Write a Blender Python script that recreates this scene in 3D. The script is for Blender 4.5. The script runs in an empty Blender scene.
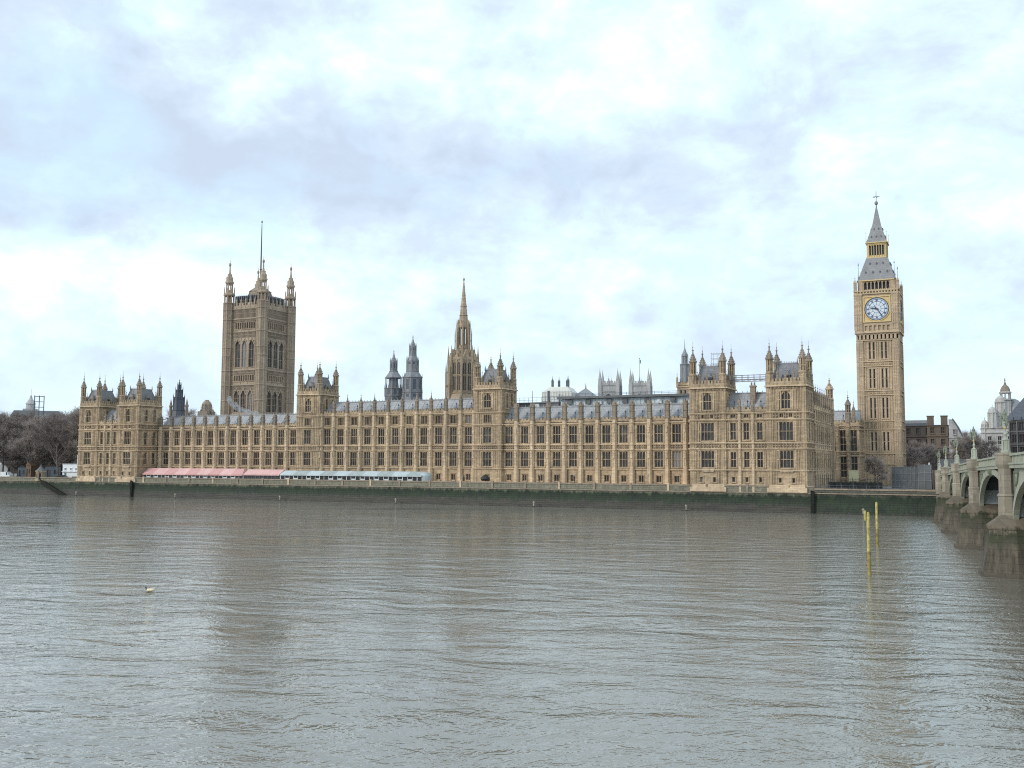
import bpy, math, random
from mathutils import Matrix, Vector
random.seed(7)
C = bpy.context.scene.collection
sc = bpy.context.scene
R = math.radians
PI = math.pi

# ---------------------------------------------------------------- camera, sky, sun, exposure
cam_d = bpy.data.cameras.new('camera'); cam = bpy.data.objects.new('camera', cam_d); C.objects.link(cam)
cam_d.sensor_width = 36; cam_d.lens = 36 * 1000 / 1024; cam_d.clip_start = .5; cam_d.clip_end = 20000
cam.matrix_world = (Matrix.Translation((0, 0, 12)) @ Matrix.Rotation(R(90) + math.atan(81 / 1000), 4, 'X')
                    @ Matrix.Rotation(.0046, 4, 'Z'))
sc.camera = cam
SUN_AZ, SUN_EL = R(-119), R(28)         # azimuth from +Y towards +X
sd = Vector((math.sin(SUN_AZ) * math.cos(SUN_EL), math.cos(SUN_AZ) * math.cos(SUN_EL), math.sin(SUN_EL)))
sun_d = bpy.data.lights.new('sun', 'SUN'); sun = bpy.data.objects.new('sun', sun_d); C.objects.link(sun)
sun_d.energy = 1.5; sun_d.angle = R(16); sun_d.color = (1, .93, .82)
sun.rotation_euler = sd.to_track_quat('Z', 'Y').to_euler()
sc.view_settings.view_transform = 'Standard'; sc.view_settings.look = 'None'
sc.view_settings.exposure = 0.22; sc.view_settings.gamma = 1
sc.render.engine = 'CYCLES'; sc.cycles.filter_width = 1.1; sc.cycles.use_denoising = False

class G:
    """small helper to write node trees"""
    def __init__(s, nt): s.nt = nt
    def n(s, t, **kw):
        nd = s.nt.nodes.new(t)
        for k, v in kw.items(): setattr(nd, k, v)
        return nd
    def put(s, sock, v):
        if isinstance(v, bpy.types.NodeSocket): s.nt.links.new(v, sock)
        elif v is not None:
            if sock.type == 'RGBA' and len(v) == 3: v = (*v, 1)
            sock.default_value = v
    def m(s, op, a, b=None, c=None, clamp=False):
        nd = s.n('ShaderNodeMath', operation=op, use_clamp=clamp)
        for i, v in enumerate((a, b, c)):
            if v is not None: s.put(nd.inputs[i], v)
        return nd.outputs[0]
    def vm(s, op, a, b=None):
        nd = s.n('ShaderNodeVectorMath', operation=op); s.put(nd.inputs[0], a)
        if b is not None: s.put(nd.inputs[1], b)
        return nd.outputs['Value'] if op in ('DOT_PRODUCT', 'LENGTH') else nd.outputs[0]
    def noise(s, vec, scale=1, detail=4, rough=.55, dist=0, out=0):
        nd = s.n('ShaderNodeTexNoise'); s.put(nd.inputs['Vector'], vec); s.put(nd.inputs['Scale'], scale)
        nd.inputs['Detail'].default_value = detail; nd.inputs['Roughness'].default_value = rough
        nd.inputs['Distortion'].default_value = dist
        return nd.outputs[out]
    def mix(s, f, a, b, blend='MIX'):
        nd = s.n('ShaderNodeMix', data_type='RGBA', blend_type=blend)
        s.put(nd.inputs[0], f); s.put(nd.inputs[6], a); s.put(nd.inputs[7], b)
        return nd.outputs[2]
    def ramp(s, f, *stops):
        nd = s.n('ShaderNodeValToRGB'); s.put(nd.inputs[0], f); e = nd.color_ramp.elements
        while len(e) < len(stops): e.new(.5)
        for el, (p, c) in zip(e, stops):
            el.position = p; el.color = (c, c, c, 1) if isinstance(c, (int, float)) else (*c, 1)
        return nd.outputs[0]
    def mr(s, v, a, b, c=0, d=1):
        nd = s.n('ShaderNodeMapRange'); s.put(nd.inputs[0], v)
        for i, q in enumerate((a, b, c, d)): nd.inputs[i + 1].default_value = q
        return nd.outputs[0]
    def xyz(s, v):
        nd = s.n('ShaderNodeSeparateXYZ'); s.put(nd.inputs[0], v); return nd.outputs
    def comb(s, x, y, z):
        nd = s.n('ShaderNodeCombineXYZ')
        for i, v in enumerate((x, y, z)): s.put(nd.inputs[i], v)
        return nd.outputs[0]
    def scale(s, v, k): return s.vm('MULTIPLY', v, k)

def make_world():
    w = bpy.data.worlds.new('World'); sc.world = w; w.use_nodes = True
    nt = w.node_tree; nt.nodes.clear(); g = G(nt)
    sky = g.n('ShaderNodeTexSky', sky_type='NISHITA', sun_disc=False)
    sky.sun_elevation = SUN_EL; sky.sun_rotation = SUN_AZ
    d = g.n('ShaderNodeTexCoord').outputs['Generated']
    x, y, z = g.xyz(d)[:3]
    zc = g.m('ADD', g.m('MAXIMUM', z, 0.0), .10)
    p = g.comb(g.m('DIVIDE', x, zc), g.m('DIVIDE', y, zc), 0)       # the cloud deck as a flat layer overhead
    wp = g.noise(p, .55, 3, .5, out=1)
    pw = g.vm('ADD', p, g.scale(g.vm('SUBTRACT', wp, (.5, .5, .5)), (1.2, 1.2, 0)))
    big = g.noise(pw, .42, 4, .5)
    dd = g.vm('ADD', g.scale(d, (1.15, 1.15, 1.9)), g.scale(g.vm('SUBTRACT', g.noise(d, 6, 3, .5, out=1), (.5, .5, .5)), (.10, .10, .10)))
    mid = g.noise(g.vm('ADD', dd, (7, 3, 1)), 8, 8, .6)
    det = g.noise(g.vm('ADD', dd, (1, 9, 4)), 15, 8, .62)
    v = g.m('ADD', g.m('MULTIPLY', g.m('SUBTRACT', big, .5), .9), g.m('MULTIPLY', g.m('SUBTRACT', mid, .5), 2.35))
    v = g.m('ADD', v, g.m('MULTIPLY', g.m('SUBTRACT', det, .5), 1.35))
    az = g.m('ARCTAN2', x, y); el = g.m('ARCSINE', z)
    wa = g.m('MULTIPLY', g.m('SUBTRACT', g.noise(d, 5, 4, .6), .5), .22)
    we = g.m('MULTIPLY', g.m('SUBTRACT', g.noise(g.vm('ADD', d, (3, 1, 2)), 6, 4, .6), .5), .13)
    aw = g.m('ADD', az, wa); ew = g.m('ADD', el, we)
    def blob(px, py, sx, sy, tilt=0):
        a0 = math.atan((px - 512) / 1000); e0 = (465 - py) / 1000 * .97
        da = g.m('SUBTRACT', aw, a0); de = g.m('SUBTRACT', ew, e0)
        ct, st = math.cos(tilt), math.sin(tilt)
        u_ = g.m('DIVIDE', g.m('ADD', g.m('MULTIPLY', da, ct), g.m('MULTIPLY', de, st)), sx / 1000)
        v_ = g.m('DIVIDE', g.m('SUBTRACT', g.m('MULTIPLY', de, ct), g.m('MULTIPLY', da, st)), sy / 1000)
        r2 = g.m('ADD', g.m('MULTIPLY', u_, u_), g.m('MULTIPLY', v_, v_))
        return g.m('POWER', 2.718, g.m('MULTIPLY', r2, -1))
    for px, py, sx, sy, k, t in ((60, 175, 280, 90, -.74, 0), (330, 165, 230, 48, -.44, -.12), (690, 140, 140, 38, -.46, .25), (60, 40, 120, 50, -.30, 0), (560, 170, 120, 30, -.3, 0),
                                 (430, 90, 170, 40, -.10, .2), (120, 385, 200, 26, -.32, 0), (90, 290, 200, 46, .85, 0),
                                 (600, 60, 260, 60, .22, .1), (470, 80, 60, 30, .3, 0), (880, 200, 240, 80, .10, 0),
                                 (500, 260, 300, 60, .18, 0), (760, 330, 260, 60, -.10, 0), (10, 150, 90, 90, -.25, 0), (190, 85, 60, 34, .35, 0), (330, 60, 140, 50, .25, 0)):
        v = g.m('ADD', v, g.m('MULTIPLY', blob(px, py, sx, sy, t), k))
    col = g.ramp(g.m('ADD', g.m('MULTIPLY', v, .5), .51), (.10, (5.4, 6.35, 7.75)), (.36, (6.2, 7.4, 8.85)),
                 (.54, (7.0, 8.7, 9.75)), (.72, (8.4, 9.7, 10.2)), (.92, (10.6, 11.0, 11.4)))
    # thin clear gaps let a little of the real sky through
    gap = g.mr(g.noise(g.vm('ADD', dd, (4, 4, 8)), 4.5, 6, .6), .50, .70, 0, .32)
    col = g.mix(gap, col, g.vm('ADD', sky.outputs[0], (4.9, 7.7, 8.5)))
    hz = g.mr(el, .0, .16, .55, 0)
    col = g.mix(hz, col, (7.2, 8.7, 9.9))
    bg = g.n('ShaderNodeBackground'); g.put(bg.inputs[0], col); bg.inputs[1].default_value = .1
    out = g.n('ShaderNodeOutputWorld'); nt.links.new(bg.outputs[0], out.inputs[0])
make_world()

# ---------------------------------------------------------------- frames
PH = R(26)
R0 = Vector((76.866, 258.379, 0))
U = Vector((-math.cos(PH), math.sin(PH), 0)); NV = Vector((math.sin(PH), math.cos(PH), 0))
def world(s, n, z=0):          # s metres upstream along the river front, n metres inland from the river wall
    p = R0 + U * s + NV * n; return Vector((p.x, p.y, z))
ROT = -PH

# ---------------------------------------------------------------- materials
MATS = {}
def new_mat(name):
    m = bpy.data.materials.new(name); m.use_nodes = True
    nt = m.node_tree; nt.nodes.clear(); g = G(nt)
    b = g.n('ShaderNodeBsdfPrincipled'); o = g.n('ShaderNodeOutputMaterial'); nt.links.new(b.outputs[0], o.inputs[0])
    MATS[name] = m
    return m, g, b
def bump(g, b, h, strength=.4, dist=.05):
    nd = g.n('ShaderNodeBump'); nd.inputs['Strength'].default_value = strength; nd.inputs['Distance'].default_value = dist
    g.put(nd.inputs['Height'], h); g.put(b.inputs['Normal'], nd.outputs[0])
def pos(g): return g.n('ShaderNodeNewGeometry').outputs['Position']
def hz_coords(g):
    """wall coordinates: a length along the walls and the height"""
    p = pos(g)
    h = g.vm('DOT_PRODUCT', p, (.899 + .35, -.438 + .70, 0)); z = g.xyz(p)[2]
    return p, g.comb(h, z, 0), z

def stone(name, c1, c2, stain=(.16, .13, .10), amt=.55, bw=1.1, bh=.45, rough=.9):
    m, g, b = new_mat(name)
    p, uv, z = hz_coords(g)
    br = g.n('ShaderNodeTexBrick'); g.put(br.inputs['Vector'], uv)
    br.inputs['Color1'].default_value = (*c1, 1); br.inputs['Color2'].default_value = (*c2, 1)
    br.inputs['Mortar'].default_value = (*[v * .6 for v in c1], 1)
    br.inputs['Scale'].default_value = 1; br.inputs['Brick Width'].default_value = bw; br.inputs['Row Height'].default_value = bh
    br.inputs['Mortar Size'].default_value = .015
    big = g.noise(p, .09, 4, .6); fine = g.noise(p, 1.3, 5, .65)
    str_ = g.noise(g.scale(p, (1.1, 1.1, .12)), 1, 4, .6)
    c = g.mix(g.mr(big, .38, .66), br.outputs[0], g.mix(.5, br.outputs[0], stain))
    c = g.mix(g.m('MULTIPLY', g.mr(str_, .50, .72), amt), c, stain)
    c = g.mix(g.m('MULTIPLY', g.mr(fine, .52, .75), amt * .7), c, stain)
    c = g.mix(g.m('MULTIPLY', g.mr(g.noise(p, .45, 3, .6), .60, .72), .35), c, [min(1, v * 1.45) for v in c1])
    g.put(b.inputs['Base Color'], c); b.inputs['Roughness'].default_value = rough
    bump(g, b, g.m('ADD', fine, g.m('MULTIPLY', br.outputs[1], -.3)), .5, .12)
    return m
def plain(name, c, rough=.6, metal=0, var=.25, sc_=1.0, spec=.5, emit=None, bmp=.2):
    m, g, b = new_mat(name); p = pos(g)
    f = g.noise(p, sc_, 5, .6)
    g.put(b.inputs['Base Color'], g.mix(g.mr(f, .3, .7), [v * (1 - var) for v in c], [min(1, v * (1 + var)) for v in c]))
    b.inputs['Roughness'].default_value = rough; b.inputs['Metallic'].default_value = metal
    b.inputs['Specular IOR Level'].default_value = spec
    if bmp: bump(g, b, f, bmp, .05)
    return m

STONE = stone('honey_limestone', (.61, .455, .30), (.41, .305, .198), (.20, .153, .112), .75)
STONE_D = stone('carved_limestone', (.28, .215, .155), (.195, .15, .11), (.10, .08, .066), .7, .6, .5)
STONE_L = stone('pale_limestone', (.77, .59, .405), (.60, .455, .31), (.31, .235, .165), .5)
STONE_C = stone('cleaned_limestone', (.66, .505, .355), (.51, .39, .272), (.30, .23, .165), .45)
STONE_G = stone('weathered_limestone', (.40, .32, .245), (.29, .235, .18), (.15, .125, .105), .6)
STONE_P = stone('bright_portland_stone', (.64, .615, .585), (.54, .52, .50), (.27, .26, .26), .5)
STONE_W = stone('white_portland_stone', (.53, .515, .51), (.45, .44, .435), (.25, .245, .25), .45)
GRANITE = stone('pier_granite', (.40, .355, .28), (.30, .265, .21), (.15, .13, .105), .6, 1.6, .7)
BRICK_D = stone('dark_brick', (.10, .08, .07), (.08, .064, .057), (.05, .045, .045), .5, .8, .3)
BRICK_T = stone('tan_brick', (.205, .16, .12), (.165, .13, .10), (.10, .08, .07), .5, .8, .3)

def iron_tile(name, c, rough=.55):
    m, g, b = new_mat(name); p, uv, z = hz_coords(g)
    br = g.n('ShaderNodeTexBrick'); g.put(br.inputs['Vector'], uv)
    br.inputs['Color1'].default_value = (*c, 1); br.inputs['Color2'].default_value = (*[v * .82 for v in c], 1)
    br.inputs['Mortar'].default_value = (*[v * .5 for v in c], 1); br.inputs['Scale'].default_value = 1
    br.inputs['Brick Width'].default_value = .9; br.inputs['Row Height'].default_value = .7; br.inputs['Mortar Size'].default_value = .03
    f = g.noise(p, .5, 5, .65)
    g.put(b.inputs['Base Color'], g.mix(g.m('MULTIPLY', g.mr(f, .45, .7), .5), br.outputs[0], [v * .55 for v in c]))
    b.inputs['Roughness'].default_value = rough
    bump(g, b, br.outputs[1], -.5, .05)
    return m
ROOF = iron_tile('grey_iron_tiles', (.40, .40, .415))
ROOF_T = iron_tile('spire_iron_tiles', (.30, .295, .305))
ROOF_M = iron_tile('mid_iron_tiles', (.23, .235, .26))
ROOF_D = iron_tile('dark_iron_tiles', (.15, .165, .20))
LEAD = plain('grey_painted_iron', (.235, .24, .255), .5, .0, .3, 2)
LEAD_D = plain('dark_painted_iron', (.085, .095, .12), .5, .0, .3, 2)
GOLD = plain('gilding', (.72, .47, .14), .38, .35, .15, 3)
GOLD_S = plain('gilded_stone', (.62, .47, .24), .6, .05, .2, 3)
BLUE = plain('prussian_blue_paint', (.03, .06, .16), .4, 0, .1)
OPAL = plain('opal_glass', (.66, .72, .78), .25, 0, .05)
BLACK = plain('black_paint', (.02, .02, .022), .5)
WHITE = plain('white_paint', (.72, .74, .76), .6, 0, .08)
GREY = plain('grey_board', (.135, .14, .148), .7, 0, .2, .6)
SHEET = plain('white_sheeting', (.66, .65, .60), .6, 0, .1, .4)
PINK = plain('pink_canvas', (.60, .33, .315), .75, 0, .1, .5)
PINK_L = plain('pale_pink_canvas', (.68, .42, .40), .75, 0, .1, .5)
PALEBLUE = plain('pale_blue_roofing', (.54, .61, .64), .35, 0, .15, .5)
TEAL_G = plain('grey_green_roofing', (.40, .45, .46), .4, 0, .15, .5)
YELLOW = plain('yellow_pile_paint', (.50, .41, .14), .7, 0, .45, 2.2)
CREAM = plain('cream_panel', (.62, .56, .36), .7, 0, .1)
BLUEBOX = plain('blue_container_paint', (.04, .058, .08), .6)
WOOD = plain('brown_timber', (.15, .09, .06), .8)
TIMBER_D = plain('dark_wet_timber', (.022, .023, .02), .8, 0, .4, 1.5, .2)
RED = plain('red_paint', (.45, .03, .025), .4)
TREE_M = plain('bare_bark', (.14, .115, .105), .9, 0, .35, .7)
TWIG_M = plain('bare_twigs', (.33, .275, .25), .9, 0, .3, .25)
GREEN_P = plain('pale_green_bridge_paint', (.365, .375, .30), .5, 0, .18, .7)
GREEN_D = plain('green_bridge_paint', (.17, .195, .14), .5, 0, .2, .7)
INTR = plain('pale_pier_side', (.42, .46, .46), .6, 0, .2, .5)
LAMPGLASS = plain('lamp_glass', (.30, .33, .28), .2, 0, .1)
GRASS_C = plain('lawn', (.05, .065, .025), .9, 0, .3, .3)
EARTH = plain('paved_ground', (.20, .185, .165), .9, 0, .2, .2)

def glass():
    m, g, b = new_mat('dark_leaded_glass'); p = pos(g)
    oi = g.n('ShaderNodeObjectInfo').outputs['Random']
    c = g.mix(oi, (.024, .024, .026), (.11, .108, .11))
    c = g.mix(g.mr(oi, .93, .935), g.mix(g.mr(g.noise(p, .9, 3), .4, .65), c, (.04, .038, .04)), (.26, .25, .24))    # here and there a drawn blind
    g.put(b.inputs['Base Color'], c)
    b.inputs['Roughness'].default_value = .35; b.inputs['Specular IOR Level'].default_value = .22
    bump(g, b, g.noise(p, 1.8, 2), .25, .05)
    return m
GLASS = glass()

def river_wall_mat(name, top, tide=2.1):
    m, g, b = new_mat(name); p, uv, z = hz_coords(g)
    br = g.n('ShaderNodeTexBrick'); g.put(br.inputs['Vector'], uv)
    br.inputs['Color1'].default_value = (*top, 1); br.inputs['Color2'].default_value = (*[v * .8 for v in top], 1)
    br.inputs['Mortar'].default_value = (*[v * .5 for v in top], 1); br.inputs['Scale'].default_value = 1
    br.inputs['Brick Width'].default_value = 1.8; br.inputs['Row Height'].default_value = .6; br.inputs['Mortar Size'].default_value = .02
    f = g.noise(p, .5, 5, .65); ff = g.noise(g.scale(p, (1, 1, .25)), 1.2, 5, .7)
    zz = g.m('ADD', z, g.m('ADD', g.m('MULTIPLY', g.m('SUBTRACT', ff, .5), 3.2), g.m('MULTIPLY', g.m('SUBTRACT', f, .5), 2.4)))
    mud = g.mix(g.mr(g.noise(g.scale(p, (.25, .25, 2.2)), 1, 5), .35, .65), (.030, .028, .023), (.064, .058, .047))
    alga = g.mix(g.mr(f, .35, .65), (.007, .014, .010), (.024, .042, .018))
    c = g.mix(g.mr(zz, tide - .5, tide + .25), mud, alga)
    c = g.mix(g.mr(zz, 4.2, 5.3), c, g.mix(g.mr(ff, .4, .7), br.outputs[0], [v * .5 for v in top]))
    g.put(b.inputs['Base Color'], c); g.put(b.inputs['Roughness'], g.mr(zz, 2, 5, .55, .9))
    bump(g, b, g.m('ADD', ff, g.m('MULTIPLY', br.outputs[1], -.6)), .6, .15)
    return m
RWALL = river_wall_mat('tidal_river_wall', (.27, .25, .19))
RWALL_G = river_wall_mat('mossy_river_wall', (.14, .135, .11), .2)
def pier_mat():
    m, g, b = new_mat('tide_stained_granite'); p, uv, z = hz_coords(g)
    f = g.noise(p, .6, 5, .65); ff = g.noise(g.scale(p, (1.5, 1.5, .22)), 1, 5, .7)
    zz = g.m('ADD', z, g.m('ADD', g.m('MULTIPLY', g.m('SUBTRACT', ff, .5), 3.6), g.m('MULTIPLY', g.m('SUBTRACT', f, .5), 4.5)))
    wet = g.mix(g.mr(ff, .35, .65), (.045, .038, .029), (.165, .138, .102))
    alga = g.mix(f, (.016, .022, .012), (.05, .065, .022))
    c = g.mix(g.mr(zz, 2.9, 4.4, 0, .85), wet, alga)
    c = g.mix(g.mr(zz, 4.9, 5.6), c, (.20, .16, .12))
    c = g.mix(g.mr(z, .15, .6), (.10, .085, .066), c)
    br = g.n('ShaderNodeTexBrick'); g.put(br.inputs['Vector'], uv); br.inputs['Scale'].default_value = 1
    br.inputs['Brick Width'].default_value = 1.7; br.inputs['Row Height'].default_value = .75; br.inputs['Mortar Size'].default_value = .02
    br.inputs['Color1'].default_value = (1, 1, 1, 1); br.inputs['Color2'].default_value = (.88, .88, .88, 1); br.inputs['Mortar'].default_value = (.7, .7, .7, 1)
    g.put(b.inputs['Base Color'], g.mix(1.0, c, br.outputs[0], 'MULTIPLY')); b.inputs['Roughness'].default_value = .75
    bump(g, b, g.m('ADD', ff, g.m('MULTIPLY', br.outputs[1], -.6)), .6, .12)
    return m
PIERM = pier_mat()
CAPM = stone('dirty_pier_cap', (.20, .165, .125), (.15, .125, .095), (.07, .06, .045), .6, 1.6, .7)

def water_mat():
    m, g, b = new_mat('muddy_river_water'); p = pos(g)
    pr = g.vm('ADD', p, g.scale(g.noise(p, .02, 3, out=1), (14, 14, 0)))
    patch = g.noise(g.scale(p, (.006, .016, 1)), 1, 4, .6)             # calmer and rougher stretches of the stream
    patch2 = g.noise(g.scale(pr, (.03, .07, 1)), 1, 4, .6)
    stir = g.mr(g.xyz(p)[0], -15, 45, 0, 1.0)                          # the stream is stirred up beside the bridge piers
    amp = g.m('MAXIMUM', g.m('ADD', stir, .18), g.m('ADD', g.mr(patch, .3, .7, .35, 1.0), g.mr(patch2, .35, .7, -.25, .5)))
    def height(q):
        def rot(a): c_, s_ = math.cos(a), math.sin(a); return g.comb(g.vm('DOT_PRODUCT', q, (c_, s_, 0)), g.vm('DOT_PRODUCT', q, (-s_, c_, 0)), 0)
        w1 = g.noise(g.scale(rot(-.22), (.13, .28, 1)), 1, 2, .5, .6)
        w2 = g.noise(g.scale(rot(.26), (.60, 1.0, 1)), 1, 2, .55, 1.0)
        w3 = g.noise(g.scale(rot(-.12), (2.2, 3.0, 1)), 1, 2, .6, .8)
        r2 = g.m('ABSOLUTE', g.m('SUBTRACT', w2, .5)); r3 = g.m('ABSOLUTE', g.m('SUBTRACT', w3, .5))
        return g.m('SUBTRACT', g.m('MULTIPLY', w1, .34), g.m('ADD', g.m('MULTIPLY', r2, .135), g.m('MULTIPLY', r3, .055)))
    e = .06; h0 = height(pr); hx = height(g.vm('ADD', pr, (e, 0, 0))); hy = height(g.vm('ADD', pr, (0, e, 0)))
    k = g.m('MULTIPLY', amp, -1 / e)
    nv = g.comb(g.m('MULTIPLY', g.m('SUBTRACT', hx, h0), k), g.m('MULTIPLY', g.m('SUBTRACT', hy, h0), k), 1.0)
    g.put(b.inputs['Normal'], g.vm('NORMALIZE', nv))
    g.put(b.inputs['Base Color'], g.mix(g.mr(patch2, .35, .7), (.195, .182, .15), (.235, .22, .186)))
    b.inputs['Roughness'].default_value = .04; b.inputs['IOR'].default_value = 1.7
    return m
WATER = water_mat()

# ---------------------------------------------------------------- mesh helpers
class MB:
    def __init__(s, T=None): s.v = []; s.f = []; s.mi = []; s.T = T or Matrix(); s.cur = 0; s.mats = []
    def use(s, m):
        if m not in s.mats: s.mats.append(m)
        s.cur = s.mats.index(m); return s
    def add(s, vs, fs):
        o = len(s.v); s.v += [tuple(s.T @ Vector(p)) for p in vs]
        s.f += [tuple(i + o for i in f) for f in fs]; s.mi += [s.cur] * len(fs)
    def box(s, x0, x1, y0, y1, z0, z1):
        s.add([(x0, y0, z0), (x1, y0, z0), (x1, y1, z0), (x0, y1, z0), (x0, y0, z1), (x1, y0, z1), (x1, y1, z1), (x0, y1, z1)],
              [(0, 3, 2, 1), (4, 5, 6, 7), (0, 1, 5, 4), (1, 2, 6, 5), (2, 3, 7, 6), (3, 0, 4, 7)])
    def poly(s, pts, z0, z1, top=None):
        n = len(pts); t = top or pts
        s.add([(x, y, z0) for x, y in pts] + [(x, y, z1) for x, y in t],
              [tuple(range(n - 1, -1, -1)), tuple(range(n, 2 * n))] + [(i, (i + 1) % n, n + (i + 1) % n, n + i) for i in range(n)])
    def face_poly(s, pts, y0, y1):        # polygon in x,z extruded along y
        n = len(pts)
        s.add([(x, y0, z) for x, z in pts] + [(x, y1, z) for x, z in pts],
              [tuple(range(n)), tuple(range(2 * n - 1, n - 1, -1))] + [(i, n + i, n + (i + 1) % n, (i + 1) % n) for i in range(n)])
    def lathe(s, cx, cy, prof, n=8, rot=None):
        rot = PI / n if rot is None else rot; vs = []; fs = []
        for r, z in prof: vs += [(cx + r * math.cos(rot + 2 * PI * i / n), cy + r * math.sin(rot + 2 * PI * i / n), z) for i in range(n)]
        for k in range(len(prof) - 1):
            for i in range(n):
                j = (i + 1) % n; fs.append((k * n + i, k * n + j, (k + 1) * n + j, (k + 1) * n + i))
        fs.append(tuple(range(n - 1, -1, -1))); L = (len(prof) - 1) * n; fs.append(tuple(range(L, L + n)))
        s.add(vs, fs)
    def sq(s, cx, cy, hx0, hy0, z0, hx1, hy1, z1):   # square frustum
        s.poly([(cx - hx0, cy - hy0), (cx + hx0, cy - hy0), (cx + hx0, cy + hy0), (cx - hx0, cy + hy0)], z0, z1,
               [(cx - hx1, cy - hy1), (cx + hx1, cy - hy1), (cx + hx1, cy + hy1), (cx - hx1, cy + hy1)])
    def tube(s, p, q, r0, r1, n=5):
        p = Vector(p); q = Vector(q); d = (q - p)
        if d.length < 1e-6: return
        d.normalize(); a = d.orthogonal().normalized(); b = d.cross(a); vs = []
        for c, r in ((p, r0), (q, r1)): vs += [tuple(c + (a * math.cos(2 * PI * i / n) + b * math.sin(2 * PI * i / n)) * r) for i in range(n)]
        s.add(vs, [tuple(range(n - 1, -1, -1)), tuple(range(n, 2 * n))] + [(i, (i + 1) % n, n + (i + 1) % n, n + i) for i in range(n)])
    def ball(s, c, rx, ry, rz, nu=10, nv=6):
        prof = [(max(1e-3, math.cos(-PI / 2 + PI * k / nv)), math.sin(-PI / 2 + PI * k / nv)) for k in range(nv + 1)]
        vs = [(c[0] + rx * r * math.cos(2 * PI * i / nu), c[1] + ry * r * math.sin(2 * PI * i / nu), c[2] + rz * z) for r, z in prof for i in range(nu)]
        s.add(vs, [(k * nu + i, k * nu + (i + 1) % nu, (k + 1) * nu + (i + 1) % nu, (k + 1) * nu + i) for k in range(nv) for i in range(nu)])
    def wall(s, x0, x1, z0, z1, holes, dep=.5):
        """wall face at y=0 seen from -y, with rectangular openings and their reveals"""
        xs = sorted({round(v, 4) for v in [x0, x1] + [h[0] for h in holes] + [h[1] for h in holes]})
        zs = sorted({round(v, 4) for v in [z0, z1] + [h[2] for h in holes] + [h[3] for h in holes]})
        for i in range(len(xs) - 1):
            for k in range(len(zs) - 1):
                cx = (xs[i] + xs[i + 1]) / 2; cz = (zs[k] + zs[k + 1]) / 2
                if any(h[0] < cx < h[1] and h[2] < cz < h[3] for h in holes): continue
                s.add([(xs[i], 0, zs[k]), (xs[i + 1], 0, zs[k]), (xs[i + 1], 0, zs[k + 1]), (xs[i], 0, zs[k + 1])], [(0, 1, 2, 3)])
        for a, b, c, d in holes:
            s.add([(a, 0, c), (b, 0, c), (b, 0, d), (a, 0, d), (a, dep, c), (b, dep, c), (b, dep, d), (a, dep, d)],
                  [(0, 4, 5, 1), (1, 5, 6, 2), (2, 6, 7, 3), (3, 7, 4, 0)])
    def mesh(s, name, mat=None):
        me = bpy.data.meshes.new(name); me.from_pydata(s.v, [], s.f)
        for m in (s.mats or [mat]): me.materials.append(m)
        if s.mats: me.polygons.foreach_set('material_index', s.mi)
        me.update(); return me
    def build(s, name, mat, parent=None, M=None): return W(name, s.mesh(name, mat), parent, M)

def W(name, me, parent=None, M=None):
    o = bpy.data.objects.new(name, me); C.objects.link(o)
    if parent: o.parent = parent
    if M is not None: o.matrix_basis = M
    return o
def tag(o, label, cat, group=None, kind=None):
    o['label'] = label; o['category'] = cat
    if group: o['group'] = group
    if kind: o['kind'] = kind
    return o
def empty(name, label, cat, loc, rz=ROT, group=None):
    o = bpy.data.objects.new(name, None); C.objects.link(o); o.empty_display_size = .1
    o.location = loc; o.rotation_euler = (0, 0, rz)
    return tag(o, label, cat, group)
def struct(o): o['kind'] = 'structure'; return o
Tr = lambda x, y, z: Matrix.Translation((x, y, z))
Rz = lambda a: Matrix.Rotation(a, 4, 'Z')

# ---------------------------------------------------------------- gothic building kit
CACHE = {}
def cached(key, fn):
    if key not in CACHE: CACHE[key] = fn()
    return CACHE[key]
def window_mesh(w, h, cols, rows, arch, stonem):
    def mk():
        m = MB(); fr = .10; mu = .11
        for sg in (-1, 1): m.box(sg * (w / 2 + .11) - .09, sg * (w / 2 + .11) + .09, -.17, .12, -.05, h + .05)
        m.box(-w / 2 - .26, w / 2 + .26, -.22, .12, h + .003, h + .2); m.box(-w / 2 - .26, w / 2 + .26, -.26, .12, -.26, -.003)
        m.box(-w / 2, -w / 2 + fr, .12, .34, 0, h); m.box(w / 2 - fr, w / 2, .12, .34, 0, h)
        m.box(-w / 2 + fr, w / 2 - fr, .10, .34, 0, .14); m.box(-w / 2 + fr, w / 2 - fr, .12, .34, h - .12, h)
        top = h - .12
        for i in range(1, cols):
            x = -w / 2 + w * i / cols; m.box(x - mu / 2, x + mu / 2, .15, .33, .14, top)
        for k in range(1, rows):
            z = h * k / rows; m.box(-w / 2 + fr, w / 2 - fr, .17, .32, z - .09, z + .09)
        if arch:                                   # pointed head for the whole opening
            for sg in (-1, 1):
                pts = [(sg * w / 2 * .97, top), (sg * w / 2 * .97, top - w * .62), (sg * w / 2 * .80, top - w * .34), (sg * w * .26, top - w * .12), (sg * .03, top)]
                m.face_poly(pts if sg < 0 else pts[::-1], .105, .335)
        else:                                      # a small cusped head on each light
            lw = w / cols
            for i in range(cols):
                c = -w / 2 + lw * (i + .5)
                for sg in (-1, 1):
                    pts = [(c + sg * lw * .5, top + .01), (c + sg * lw * .5, top - lw * .62), (c + sg * lw * .34, top - lw * .25), (c + sg * .02, top + .01)]
                    m.face_poly(pts if sg < 0 else pts[::-1], .145, .325)
        p = MB(); p.box(-w / 2 + .01, w / 2 - .01, .36, .42, .01, h - .01)
        return m.mesh('window', stonem), p.mesh('pane', GLASS)
    return cached(('win', round(w, 2), round(h, 2), cols, rows, arch, stonem.name), mk)
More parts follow.
